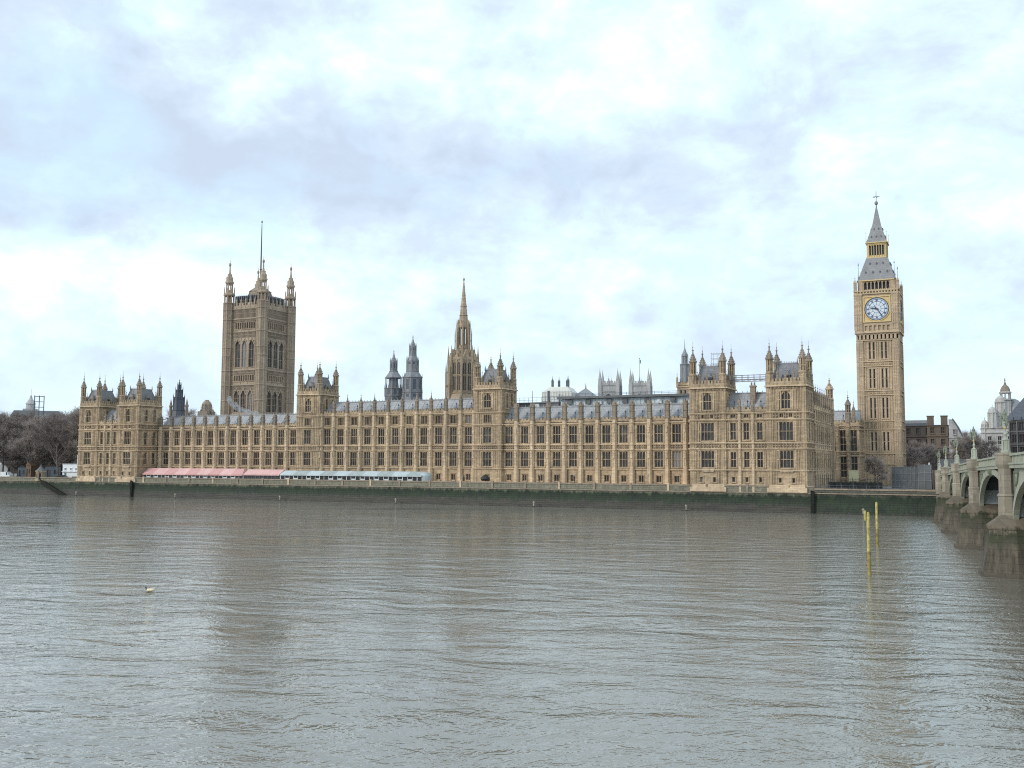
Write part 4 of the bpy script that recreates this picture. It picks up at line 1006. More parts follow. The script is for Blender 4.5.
for k in range(8):
    a = PI / 8 + k * PI / 4; m.lathe(1.5 * math.cos(a), 1.5 * math.sin(a), [(.12, 40), (.12, 46)], 4); m.lathe(1.05 * math.cos(a), 1.05 * math.sin(a), [(.1, 46.2), (.1, 48.7)], 4)
m.build('iron_lantern', LEAD, rt)

# ---------------------------------------------------------------- temporary roofs and walkway
rt = empty('temporary_roof', 'long flat temporary scaffold roof with a dark edge above the right wing roof', 'scaffold roof', world(79, 19, 26)); b = Tr(0, 0, -26)
m = MB(b); m.box(0, 43, 0, 16, 32.6, 33.0); m.box(-.2, 43.2, -.25, 0, 32.45, 33.15); m.build('roof_deck', GREY, rt)
m = MB(b); m.box(.5, 42.5, 1.2, 15, 28, 32.4); m.build('sheeting', PALEBLUE, rt)
m = MB(b)
for k in range(20): m.tube((.5 + k * 2.2, .2, 28), (.5 + k * 2.2, .2, 34.1), .06, .06, 4)
for z in (30.4, 33.6, 34.0): m.tube((0, .2, z), (43, .2, z), .05, .05, 4)
for k in range(10): m.tube((.5 + k * 4.4, .25, 29), (2.7 + k * 4.4, .25, 32.4), .05, .05, 4)
m.build('scaffold_tubes', LEAD_D, rt)
m = MB(b).use(GREY)
for x in (3, 9, 16, 21, 28, 36): m.box(x, x + 1.6, .5, 1.1, 30.8, 32.2)
m.use(WHITE)
for x in (6, 13, 32): m.box(x, x + 1.3, .5, 1.1, 30.6, 31.6)
m.build('plant_boxes', None, rt)
rt = empty('roof_plant', 'low grey railed plant enclosure on the roof just right of the centre range tower', 'roof plant', world(94, 20, 26)); m = MB(b)
m.box(0, 15, 0, 10, 27, 31.4); m.box(-.3, 15.3, -.3, 10.3, 31.4, 31.7); m.build('enclosure', GREY, rt)
m = MB(b).use(WHITE); m.box(6, 8.4, -.6, .0, 29.8, 31.2); m.box(12, 14.5, 1, 3, 31.7, 32.7); m.use(LEAD_D); m.box(10.2, 10.8, 2, 2.6, 31.7, 35.4); m.box(9.8, 12, -.5, 0, 29.5, 31); m.build('plant_boxes', None, rt)
m = MB(b)
for k in range(11): m.tube((k * 1.5, 0, 31.7), (k * 1.5, 0, 33.2), .05, .05, 4)
for z in (32.4, 33.2): m.tube((0, 0, z), (15, 0, z), .045, .045, 4)
m.tube((5.5, 1, 31.7), (5.5, 1, 35.5), .1, .06, 5); m.build('railing', LEAD_D, rt)
rt = empty('scaffold_walkway', 'scaffold footbridge strung between the two towers of the right end block', 'walkway', world(21.6, 4.5, 34.8)); m = MB(Tr(0, 0, -34.8))
m.box(0, 11.2, 0, 1.3, 35.3, 35.5); m.box(0, 11.2, .02, .2, 34.75, 34.95)
for y in (.05, 1.25):
    for z in (36.0, 36.6): m.tube((0, y, z), (11.2, y, z), .06, .06, 4)
    for k in range(8): m.tube((k * 1.6, y, 34.8), (k * 1.6, y, 36.7), .06, .06, 4)
for k in range(7): m.tube((k * 1.6, .05, 34.85), (k * 1.6 + 1.6, .05, 35.4), .05, .05, 4)
m.build('truss', LEAD, rt)
rt = empty('scaffold', 'thin scaffold frame around the roof of the left tower of the right end block', 'scaffold', world(27, 6, 38)); m = MB()
for x in (0, 1.6, 3.2):
    for y in (0, 2): m.tube((x, y, 0), (x, y, 5.2), .05, .05, 4)
for z in (2.2, 3.6, 5):
    for y in (0, 2): m.tube((-.3, y, z), (3.5, y, z), .05, .05, 4)
m.build('scaffold_tubes', LEAD, rt)

# ---------------------------------------------------------------- buildings far behind
def abbey_tower(x, label):
    root = empty('abbey_tower', label, 'tower', (x, 640, 6), R(-14), 'twin white towers far behind'); b = Block(root, 6, STONE_W, STONE_W, STONE_W); h = 6.2
    for k in range(4):
        F = Rz(k * PI / 2) @ Tr(-h, -h, 0)
        b.facade(F, 0, 2 * h, 6, 63, [(h, 50.5, 4.0, 6.6, 2, 2, True)], (), [45, 58.8, 62.7], [(h + q, 46, 58.5) for q in (-3.6, 3.6)], (63.2, 65.6, 1.5))
        f = b.mb('corner_buttress', STONE_W, F)
        for a in (-.5, 2 * h - 1.7): f.box(a, a + 2.2, -.7, .0, 6, 63.4)
        hd = b.mb('window_head', STONE_W, F); [hd.face_poly([(h + sg * 2.8, 56.6), (h, 58.6), (h, 57.6), (h + sg * 2.2, 56)][::-sg], -.4, 0) for sg in (-1, 1)]
        b.put('pinnacle', pinnacle_mesh(5, .8, STONE_W), F @ Tr(h, 0, 63))
    for sx in (-1, 1):
        for sy in (-1, 1):
            p = MB(b.base); p.sq(sx * 5.7, sy * 5.7, 1.1, 1.1, 62.5, .95, .95, 66.6); p.lathe(sx * 5.7, sy * 5.7, [(1.2, 66.6), (.9, 68), (.12, 72.8), (.05, 74)], 8); p.build('corner_pinnacle', STONE_W, root)
    b.mb('core', STONE_W).sq(0, 0, 5.4, 5.4, 6, 5.4, 5.4, 62); b.done()
abbey_tower(63, 'left of the twin white pinnacled towers beyond the right wing roof')
abbey_tower(82.6, 'right of the twin white pinnacled towers, beside a thin flagpole')
rt = empty('flagpole', 'thin dark flagpole between the twin white towers', 'flagpole', (84, 655, 6)); m = MB(Tr(0, 0, -6)); m.lathe(0, 0, [(.3, 6), (.22, 60), (.12, 82)], 6); m.ball((0, 0, 82.2), .35, .35, .35); m.build('pole', LEAD_D, rt)
m = MB(Tr(0, 0, -6)); m.poly([(.1, -.05), (.7, .15), (.65, .25), (.1, .05)], 79, 81.3); m.build('flag', LEAD_D, rt)
rt = empty('wrapped_tower', 'squat tower wrapped in white scaffold sheeting with dark pinnacles poking out of the top', 'tower', (25.5, 520, 6), R(-20)); b = Block(rt, 6, SHEET, SHEET, SHEET)
w_ = b.mb('sheeting', SHEET); w_.sq(0, 0, 8.0, 7, 6, 8, 7, 49.5); w_.sq(0, 0, 7.6, 6.6, 49.5, 5.0, 5, 52.4)
tb = b.mb('scaffold_tubes', LEAD)
for k in range(11): tb.box(-8 + k * 1.6 - .05, -8 + k * 1.6 + .05, -7.15, -7.02, 30, 50.6)
for z in (40, 42.4, 44.8, 47.2, 49.6): tb.box(-8.1, 8.1, -7.2, -7.08, z, z + .12)
for x in (-3.9, -1.6, 2.8, 4.6): b.put('pinnacle', pinnacle_mesh(6.6, 1.0, GREY), Tr(x, -2 if abs(x) > 3 else 2, 51))
b.done()
rt = empty('pyramid_roof', 'low grey pyramid roof with a spike, between the wrapped tower and the twin white towers', 'building', (38.5, 520, 6), R(-20)); m = MB(Tr(0, 0, -6)); m.sq(0, 0, 5.2, 5.2, 6, 5.2, 5.2, 46.9); m.build('wall', STONE_W, rt)
m = MB(Tr(0, 0, -6)); m.sq(0, 0, 6.2, 6.2, 46.9, .3, .3, 52.0); m.lathe(0, 0, [(.4, 51.6), (.3, 53), (.05, 55)], 6); m.build('roof', LEAD, rt)

def office(name, label, cat, loc, rz, w, d, z0, z1, cols, rows, ww, wh, mat, roofm=None, side=None, trim=None):
    root = empty(name, label, cat, loc, rz); b = Block(root, z0, mat, mat, trim or mat)
    for F, L, n in ((Matrix(), w, cols), (Tr(w, 0, 0) @ Rz(PI / 2), d, side or cols), (Tr(0, d, 0) @ Rz(-PI / 2), d, side or cols), (Tr(w, d, 0) @ Rz(PI), w, cols)):
        fh = (z1 - z0) / rows
        wins = [((i + .5) * L / n, z0 + fh * k + fh * .25, ww, wh, 2, 2) for i in range(n) for k in range(rows)] if F is not None and L and n < 40 else []
        if n * rows > 45: wins = wins[:45]
        b.facade(F, 0, L, z0, z1, wins if b_vis(F) else [], (), [z0 + fh * k for k in range(1, rows)] + [z1 - .2])
    if roofm:
        r = MB(b.base); r.poly([(-.3, -.3), (w + .3, -.3), (w + .3, d + .3), (-.3, d + .3)], z1, z1 + 3.2, [(1.5, 2.2), (w - 1.5, 2.2), (w - 1.5, d - 2.2), (1.5, d - 2.2)]); r.build('roof', roofm, root)
    else: b.mb('roof', GREY).box(.1, w - .1, .1, d - .1, z1 - .4, z1 - .25)
    return root, b
def b_vis(F): return F.to_euler().z > -3 and abs(F.to_euler().z) < 3
# right of the clock tower
rt, b = office('brick_building', 'dark brown brick building with a grey flat top just right of the clock tower', 'building', (162, 424, 6), ROT, 15, 14, 6, 29.2, 4, 5, 1.3, 2.4, BRICK_D)
b.mb('roof_storey', LEAD).box(1.5, 13.5, 2, 11, 29.2, 31.6); b.mb('railing', LEAD_D).box(.2, 14.8, .2, .3, 29.2, 30.3); b.done()
rt, b = office('brick_building', 'tan brick building with tall end chimneys and a white gable beside it', 'building', (164.0, 395, 6), ROT, 7.6, 14, 6, 28.5, 2, 5, 1.4, 2.4, BRICK_T)
for x in (0, 5.0): m = MB(b.base); m.box(x, x + 2.4, .6, 2.8, 28.5, 31.8); m.box(x - .15, x + 2.55, .45, 2.95, 31.8, 32.2); m.build('chimney', BRICK_T, rt)
b.done()
rt = empty('gabled_building', 'white gabled building end at the right of the tan brick chimneys', 'building', (170.8, 391, 6), ROT); m = MB(Tr(0, 0, -6)); m.face_poly([(0, 6), (5.2, 6), (5.2, 20), (4.6, 24), (3.0, 27.5), (1.4, 30.6), (0, 30.6)], 0, 12); m.build('wall', STONE_W, rt)
m = MB(Tr(0, 0, -6)); m.box(-.1, 5.4, -.3, -.003, 23.2, 23.8); m.box(-.1, 5.5, -.3, -.003, 19.4, 20); m.build('string_course', STONE_W, rt)
for x, z in ((1.0, 20.5), (2.8, 20.5), (1.6, 24.6), (1, 15.5), (3, 15.5)):
    f, p = window_mesh(.9, 2.0, 2, 2, False, STONE_W); o = W('window', f, rt, Tr(x + .45, -.4, z - 6)); W('pane', p, o)
m = MB(Tr(0, 0, -6)); m.face_poly([(1.3, 30.6), (3.0, 27.6), (4.7, 24), (5.4, 20), (5.7, 20.2), (5.0, 24.3), (3.3, 28), (1.5, 31)], -.35, 12.3); m.build('roof', LEAD_D, rt)

# big domed white building
rt = empty('domed_building', 'white baroque building with stacked turrets and a grey dome beyond the bridge', 'building', (182.6, 380, 6), R(-24)); b = Block(rt, 6, STONE_P, STONE_P, STONE_P)
b.facade(Matrix(), -3.5, 12, 6, 27, [(-1 + 3.4 * i, z, 1.3, 3.2, 2, 2) for i in range(4) for z in (9, 14.5, 20.5)], (), [13, 19, 25, 26.8])
b.facade(Tr(-3.5, 14, 0) @ Rz(-PI / 2), 0, 14, 6, 27, [(2 + 3.4 * i, z, 1.3, 3.2, 2, 2) for i in range(4) for z in (9, 14.5, 20.5)], (), [13, 19, 25, 26.8])
w_ = b.mb('stone_turret', STONE_P)
w_.box(-3.4, 11.9, .6, 13.9, 24, 26.9)
def drum(cx, cy, r, z0, z1, cap):
    w_.lathe(cx, cy, [(r, z0), (r, z1), (r * 1.22, z1 + .1), (r * 1.22, z1 + .6)], 10)
    for i in range(8): a = PI * i / 4; w_.lathe(cx + r * 1.05 * math.cos(a), cy + r * 1.05 * math.sin(a), [(.22, z0), (.22, z1)], 6)
    if cap: w_.lathe(cx, cy, [(r * 1.05, z1 + .6), (r * .95, z1 + .6 + r * .6), (r * .5, z1 + .6 + r * 1.05), (.15, z1 + .6 + r * 1.3), (.05, z1 + 1.6 + r * 1.4)], 10)
drum(-2.6, 1, 1.1, 22, 28, True); drum(.2, .8, 1.5, 26.8, 32.5, True); drum(7.5, .8, 1.4, 26.8, 31.0, True)
w_.box(1.0, 7.5, 1.5, 8, 26.8, 31.5); w_.box(.7, 7.8, 1.2, 8.3, 31.5, 32.1); drum(3.2, 3.2, 1.8, 32, 36.5, True)
drum(4.5, 5, 2.6, 32, 37.5, False)
b.mb('dome', LEAD).lathe(8.0, 7, [(3.9, 31), (4.0, 32.5), (3.7, 34.4), (2.8, 36.2), (1.5, 37.6), (.4, 38.2)], 14); b.mb('dome', LEAD).lathe(8, 7, [(3.7, 26.5), (3.7, 31), (4.2, 31.1), (4.2, 31.5)], 14)
w_.lathe(5, 5, [(1.9, 37.9), (1.7, 38.1)], 10)
for i in range(8): a = PI * i / 4; w_.lathe(5 + 1.7 * math.cos(a), 5 + 1.7 * math.sin(a), [(.3, 37.9), (.26, 40.2)], 6)
w_.lathe(5, 5, [(2.2, 40.2), (2.3, 40.7), (1.9, 40.9)], 10); b.mb('cupola', STONE_G).lathe(5, 5, [(1.85, 40.9), (1.7, 41.9), (1.2, 42.9), (.5, 43.6), (.35, 44.3), (.12, 44.8), (.3, 45.2), (.05, 46.2)], 10)
b.done()
# dark modern block at the right edge
rt = empty('office_block', 'dark bronze office block with a steep roof at the right edge beyond the bridge', 'building', (151.5, 305, 6), R(-58)); b = Block(rt, 6, plain('dark_bronze', (.075, .07, .068), .5), LEAD_D, GREY)
L = 40; wins = [(1.8 + 2.4 * i, z, 1.5, 2.5, 2, 1) for i in range(11) for z in (8, 11.8, 15.6, 19.4, 23.0)]
b.facade(Matrix(), 0, L, 6, 26, wins, (), [7.5, 11.3, 15.1, 18.9, 22.7, 25.9])
b.facade(Tr(0, 40, 0) @ Rz(-PI / 2), 0, 40, 6, 26, [(2 + 2.4 * i, z, 1.5, 2.5, 2, 1) for i in range(6) for z in (15.6, 19.4, 23.0)], (), [7.5, 11.3, 15.1, 18.9, 22.7, 25.9])
pr = b.mb('panel_ribs', GREY)
for i in range(16): pr.box(.55 + 2.4 * i - .16, .55 + 2.4 * i + .16, -.55, 0, 7.5, 25.9)
r = b.mb('roof', LEAD_D); r.poly([(-.8, -.8), (L, -.8), (L, 40), (-.8, 40)], 26.3, 41, [(7, 9), (L, 9), (L, 31), (7, 31)])
for i in range(14): r.box(2 + 2.6 * i - .1, 2 + 2.6 * i + .1, -.9, -.6, 26, 27.2)
b.done()

# ---------------------------------------------------------------- marquees and terrace things
def marquee(name, label, sL, sR, n0, n1, ze, zr, roofm, roofm2, glazed, hipR=False, hipL=False, round_end=False, stripe=10):
    root = empty(name, label, 'marquee', world(sL, n0, 6)); b = Tr(0, 0, -6); L = sL - sR; D = n1 - n0; m = MB(b); mid = D * .55
    n = max(1, round(L / (L / stripe if stripe < 1 else 5.4))); st = L / n
    for k in range(n):
        x0, x1 = k * st, (k + 1) * st; m.use(roofm if k % 2 == 0 else roofm2)
        a0 = 1.6 if hipL and k == 0 else 0; a1 = 1.6 if hipR and k == n - 1 else 0
        m.add([(x0, -.35, ze), (x1, -.35, ze), (x1 - a1, mid, zr), (x0 + a0, mid, zr), (x0, D + .2, ze + .3), (x1, D + .2, ze + .3)], [(0, 1, 2, 3), (3, 2, 5, 4)] + ([(1, 5, 2)] if k == n - 1 else []) + ([(0, 3, 4)] if k == 0 else []))
        m.box(x0 + .003, x1 - .003, -.4, -.36, ze - .42, ze + .02)
        m.use(WHITE); m.box(x0 - .05, x0 + .05, -.37, -.25, ze - .1, ze + .12)
    m.build('canopy', None, root)
    p = MB(b)
    n2 = round(L / 1.8)
    for k in range(n2 + 1):
        x = k * L / n2; w = .07 if k % 3 else .11; p.box(x - w, x + w, -.08, .08, 6, ze)
    p.box(0, L, -.07, .07, ze - .3, ze - .1); p.box(0, L, -.1, .1, 6, 6.5)
    p.build('posts', WHITE if glazed else GREY, root)
    g_ = MB(b); g_.box(.1, L - .1, .02, .06, 6.5, ze - .3); g_.build('glazing', GLASS, root)
    if glazed:
        q = MB(b)
        for k in range(n2):
            if k % 5 in (1, 3): q.box(k * L / n2 + .15, (k + 1) * L / n2 - .15, -.02, .01, 6.5, 7.4)
        q.build('panel', PALEBLUE, root)
    if round_end:
        e = MB(b); e.lathe(L, D / 2, [(D / 2, 6), (D / 2, ze), (D * .4, ze + (zr - ze) * .6), (.3, zr)], 14); e.build('rounded_end', TEAL_G, root)
marquee('terrace_marquee', 'longer marquee with a dusty pink canvas roof on the terrace, hipped at its right end', 234.9, 188.6, 2.2, 6.5, 8.3, 10.3, PINK, PINK_L, True, hipR=True)
marquee('terrace_marquee', 'shorter marquee with a paler pink roof between the long pink one and the blue-grey one', 188.2, 172.8, 2.2, 6.3, 8.5, 10.1, PINK_L, PINK_L, False)
marquee('terrace_conservatory', 'long blue-grey glazed pavilion with white frames and a rounded end on the terrace', 172.5, 117.5, 2.2, 6.2, 8.6, 9.8, PALEBLUE, TEAL_G, True, round_end=True)
def parasol(name, label, s, n, r, h, open_):
    root = empty(name, label, 'parasol', world(s, n, 6)); m = MB(); m.lathe(0, 0, [(.35, 0), (.35, .08), (.05, .1), (.035, h)], 8); m.build('pole', LEAD_D, root)
    m = MB()
    if open_: m.lathe(0, 0, [(r * .8, h - 1.9), (r, h - 1.35), (r * .9, h - .95), (r * .5, h - .35), (.08, h), (.03, h + .1)], 10)
    else: m.lathe(0, 0, [(.16, h - 1.9), (.32, h - 1.7), (.26, h - .9), (.1, h), (.02, h + .1)], 10)
    m.build('canopy', BLACK, root)
parasol('terrace_parasol', 'open dark parasol on the terrace below the right centre tower', 95.8, 3, 1.5, 3.1, True)
parasol('terrace_parasol', 'folded dark parasol on the terrace left of the open one', 103.2, 3, .4, 3.0, False)
def lamp_post(s, n, label):
    root = empty('terrace_lamp', label, 'lamp post', world(s, n, 6), group='small lamp posts along the terrace'); p, l = cached('tl', lambda: tl_mesh())
    W('post', p, root); W('lantern', l, root)
def tl_mesh():
    m = MB(); m.lathe(0, 0, [(.2, 0), (.2, .4), (.09, .6), (.07, 2.8), (.14, 2.9)], 8); q = MB(); q.lathe(0, 0, [(.12, 2.9), (.24, 3.35), (.24, 3.4), (.05, 3.65)], 8); return m.mesh('post', BLACK), q.mesh('lantern', LAMPGLASS)
for s in (88, 77, 66, 55, 44): lamp_post(s, 1.2, 'small dark lamp post with a pale lantern behind the terrace wall before the right wing')

# ---------------------------------------------------------------- garden by the clock tower
def railings(name, label, s0, s1, n, z0, h, step, mat):
    root = empty(name, label, 'railing', world(s0, n, z0)); L = s0 - s1; m = MB()
    for k in range(int(L / step) + 1): m.box(k * step - .025, k * step + .025, -.025, .025, 0, h)
    m.build('bars', mat, root); m = MB(); m.box(0, L, -.03, .03, .25, .31); m.box(0, L, -.03, .03, h - .25, h - .18)
    for k in range(int(L / 3) + 1): m.box(k * 3 - .07, k * 3 + .07, -.07, .07, 0, h + .15)
    m.build('rails', mat, root)
railings('iron_railing', 'tall black iron railings along the embankment below the clock tower', -1.2, -18.5, 1.2, 6.3, 2.7, .28, BLACK)
railings('iron_railing', 'low grey handrail with white posts on the embankment edge before the black railings', -1.6, -24, .2, 6.35, 1.0, 1.6, LEAD_D)
rt = empty('hedge', 'dark clipped hedge behind the black railings under the bare tree', 'hedge', world(-4, 4, 6)); m = MB(); random.seed(3)
m.box(0, 13, -.6, .6, 0, 2.0)
for k in range(1500):
    x, y, z = random.uniform(0, 13), random.choice((-.62, random.uniform(-.6, .6))), random.uniform(.1, 2.15); a = random.random() * 6; r = .14
    m.add([(x, y, z), (x + r * math.cos(a), y - .08, z + r * math.sin(a)), (x - r * math.sin(a), y - .1, z + r * math.cos(a))], [(0, 1, 2)])
m.build('foliage', plain('dark_hedge', (.018, .022, .02), .9), rt)
rt = empty('site_cabin', 'cream square cabin at the foot of the shadowed range left of the bare tree', 'cabin', world(-6.6, 22, 6.0)); m = MB(); m.box(0, 2.4, 0, 2.2, 2.0, 4.9); m.box(-.08, 2.48, -.08, 2.28, 4.9, 5.05)
for x in (.1, 2.1): m.box(x, x + .2, .1, .3, 0, 2.0); m.box(x, x + .2, 1.9, 2.1, 0, 2.0)
m.box(.3, 2.1, -.03, -.003, 2.3, 4.5); m.build('body', CREAM, rt)
rt = empty('hoarding', 'grey scaffold-clad hoarding in front of the clock tower foot', 'hoarding', world(-16.8, 31, 6)); m = MB(); m.box(0, 7, 0, .3, 0, 6); m.box(7, 10.3, -1.2, 3, 0, 6.6)
m.build('panels', GREY, rt); m = MB()
for x in [k * 1.0 for k in range(8)]: m.box(x - .04, x + .04, -.14, -.003, 0, 6.1)
for z in (.3, 2.0, 2.2, 4.0, 5.9): m.box(0, 7, -.1, -.004, z, z + .09)
for x in (7.0, 8.6, 10.2): m.box(x - .05, x + .05, -1.32, -1.203, 0, 6.8)
for z in (2.2, 4.4, 6.4): m.box(6.9, 10.4, -1.3, -1.204, z, z + .1)
m.build('frame', LEAD, rt)
rt = empty('hoarding', 'taller blue-grey hoarding with a dark doorway beside the far end of the bridge', 'hoarding', world(-28, 44, 6)); m = MB(); m.wall(0, 9, 0, 8.2, [(1.0, 3.0, 0, 3.6)], .4); m.box(0, 9, .5, 4, 0, 8.1); m.build('panels', GREY, rt)
m = MB(); [m.box(x - .05, x + .05, -.12, -.003, 0, 8.3) for x in (0, 3.4, 5.2, 7, 9)]; [m.box(0, 9, -.1, -.004, z, z + .1) for z in (4, 6, 8.1)]; m.build('frame', LEAD, rt)
m = MB(); m.box(1.0, 3.0, .38, .45, 0, 3.6); m.build('door', BLUEBOX, rt)
rt = empty('traffic_light', 'slim dark signal post with a white head beside the taller hoarding', 'signal post', world(-26, 40, 6)); m = MB(); m.lathe(0, 0, [(.12, 0), (.09, 6.5)], 8); m.build('post', LEAD_D, rt); m = MB(); m.box(-.2, .2, -.2, .2, 6.0, 7.2); m.build('head', WHITE, rt)

# ---------------------------------------------------------------- bare trees
def tree_meshes(seed, h, spread, ntw):
    """leafless tree: a leading trunk, limbs all the way up, and a cloud of fine twigs along the branches"""
    rnd = random.Random(seed); t = MB(); tw = MB(); segs = []
    def grow(p, d, L, r, dep):
        m_ = p + d * L * .5 + Vector((rnd.gauss(0, .04), rnd.gauss(0, .04), rnd.gauss(.02, .03))) * L; q = m_ + (d + Vector((0, 0, .12))).normalized() * L * .5
        t.tube(p, m_, r, r * .82, 5 if dep < 2 else 3); t.tube(m_, q, r * .82, r * .6, 5 if dep < 2 else 3)
        segs.append((p, q, d))
        if dep >= 3: return
        for k in range(3 if dep < 2 else 2):
            ax = Vector((rnd.gauss(0, 1), rnd.gauss(0, 1), rnd.gauss(.15, .5))).normalized()
            grow(p + (q - p) * rnd.uniform(.45, 1), (d + ax * rnd.uniform(.5, .95)).normalized(), L * rnd.uniform(.5, .75), r * .55, dep + 1)
    p = Vector((0, 0, 0)); N = 7; d = Vector((0, 0, 1))
    for k in range(N):
        q = p + (d + Vector((rnd.gauss(0, .13), rnd.gauss(0, .13), 0))).normalized() * h * .105; r = h * .019 * (1 - k / N * .75); t.tube(p, q, r, h * .019 * (1 - (k + 1) / N * .75), 7); p = q
        if k >= 1:
            for j in range(3 if k > 1 else 2):
                a = rnd.uniform(0, 2 * PI); up = rnd.uniform(.35, .9) + k * .09
                grow(p, Vector((math.cos(a) * spread, math.sin(a) * spread, up)).normalized(), h * rnd.uniform(.19, .27) * (1.1 - k * .06), h * .0085, 0)
    for k in range(ntw):
        a_, b0, d = rnd.choice(segs); s_ = a_.lerp(b0, rnd.random() ** .6)
        dd = (d + Vector((rnd.gauss(0, .6), rnd.gauss(0, .6), rnd.gauss(.15, .5)))).normalized(); L = rnd.uniform(.04, .11) * h
        e = s_ + dd * L; w = h * .0016
        a = dd.orthogonal().normalized() * w; b_ = dd.cross(a).normalized() * w
        tw.add([s_ + a, s_ - a, e], [(0, 1, 2)]); tw.add([s_ + b_, s_ - b_, e], [(0, 1, 2)])
        for j in range(3):
            s2 = s_ + dd * L * rnd.uniform(.2, .9); d2 = (dd + Vector((rnd.gauss(0, .6), rnd.gauss(0, .6), rnd.gauss(.1, .6)))).normalized(); e2 = s2 + d2 * L * .6
            a2 = d2.orthogonal().normalized() * w * .8; tw.add([s2 + a2, s2 - a2, e2], [(0, 1, 2)])
    return t.mesh('trunk', TREE_M), tw.mesh('crown', TWIG_M)
TREES = [tree_meshes(i + 1, 24, 1.0, 4200) for i in range(4)]
def tree(name, label, loc, k, sc_, rz, group=None, sz=1):
    root = empty(name, label, 'tree', loc, rz, group); root.scale = (sc_, sc_, sc_ * sz)
    W('trunk', TREES[k][0], root); W('crown', TREES[k][1], root)
random.seed(11)
GT = 'bare trees in the garden left of the palace'
for i, (s, n, z_, k) in enumerate(((281, 17, 25, 0), (290, 12, 24, 1), (299, 20, 26, 2), (308, 13, 24.5, 3), (318, 19, 25, 0), (328, 14, 24, 1), (339, 22, 25, 2), (286, 33, 27, 3), (297, 40, 27, 1), (310, 36, 27, 2), (323, 42, 27, 0), (337, 38, 26, 3),
                               (350, 15, 25, 1), (278, 48, 29, 2), (290, 56, 29, 0), (305, 60, 29, 3), (320, 64, 29, 1), (338, 66, 29, 2), (355, 40, 27, 0), (300, 84, 30, 1), (325, 88, 31, 3), (350, 86, 31, 2), (283, 78, 30, 1))):
    tree('bare_tree', 'tall leafless tree in the crowded dark grove left of the palace', world(s + random.uniform(-2, 2), n, 5.9), k, z_ / 22.5 * random.uniform(.84, 1.0), random.random() * 6, GT)
for i in range(26):
    tree('young_tree', 'slender young leafless tree filling the grove below the taller crowns', world(272 + i * 3.1 + random.uniform(-1, 1), random.choice((18, 26, 44, 54)), 5.9), i % 4, random.uniform(.40, .58), random.random() * 6, 'young bare trees under the tall grove', 1.05)
tree('bare_tree', 'small spreading leafless tree before the foot of the clock tower', world(-13.2, 26, 5.9), 2, .40, 1.2, None, .9)
for i, (px, Y, h) in enumerate(((911, 330, 11), (923, 345, 12), (935, 335, 11), (916, 372, 14), (930, 375, 13))):
    x = (px - 512) * Y / 1000; tree('bare_tree', 'leafless tree in the thicket between the clock tower and the bridge end', (x, Y, 5.9), i % 4, h / 22.5, i * 1.3, 'bare trees right of the clock tower')
for i, (px, Y, h) in enumerate(((957, 365, 14.5), (966, 370, 16), (975, 365, 14.5), (984, 360, 14), (960, 420, 19), (972, 430, 19))):
    x = (px - 512) * Y / 1000; tree('bare_tree', 'leafless tree in the row rising behind the bridge parapet', (x, Y, 5.9), (i + 1) % 4, h / 22.5, i * 2.1, 'bare trees behind the bridge')

# ---------------------------------------------------------------- left bank: kiosk, sheds, vehicles, far buildings
rt = empty('stone_kiosk', 'small stone kiosk with a pointed roof at the head of the river stairs', 'kiosk', world(286.8, .9, 5)); m = MB()
pts = [(1.75 * math.cos(PI / 8 + k * PI / 4), 1.75 * math.sin(PI / 8 + k * PI / 4)) for k in range(8)]
m.poly([(x * 1.12, y * 1.12) for x, y in pts], 0, .6)
for k in range(8):
    m.T = Rz(k * PI / 4); w = 1.75 * math.sin(PI / 8); y = -1.75 * math.cos(PI / 8)
    m.box(-w, -.38, y, y + .3, .6, 3.6); m.box(.38, w, y, y + .3, .6, 3.6); m.box(-.38, .38, y, y + .3, 3.0, 3.6); m.box(-.38, .38, y, y + .3, .6, 1.3 if k != 1 else .7)
m.T = Matrix(); m.poly([(x * .6, y * .6) for x, y in pts], .6, 3.5); m.poly([(x * 1.15, y * 1.15) for x, y in pts], 3.6, 3.95); m.build('body', STONE, rt)
m = MB(); m.lathe(0, 0, [(1.95, 3.95), (1.2, 4.6), (.35, 5.6), (.12, 6.2), (.03, 6.9)], 8); m.build('roof', GREY, rt)
m = MB(); m.T = Rz(PI / 4); m.box(-.38, .38, -1.55, -1.5, .7, 3.0); m.build('door', BLACK, rt)

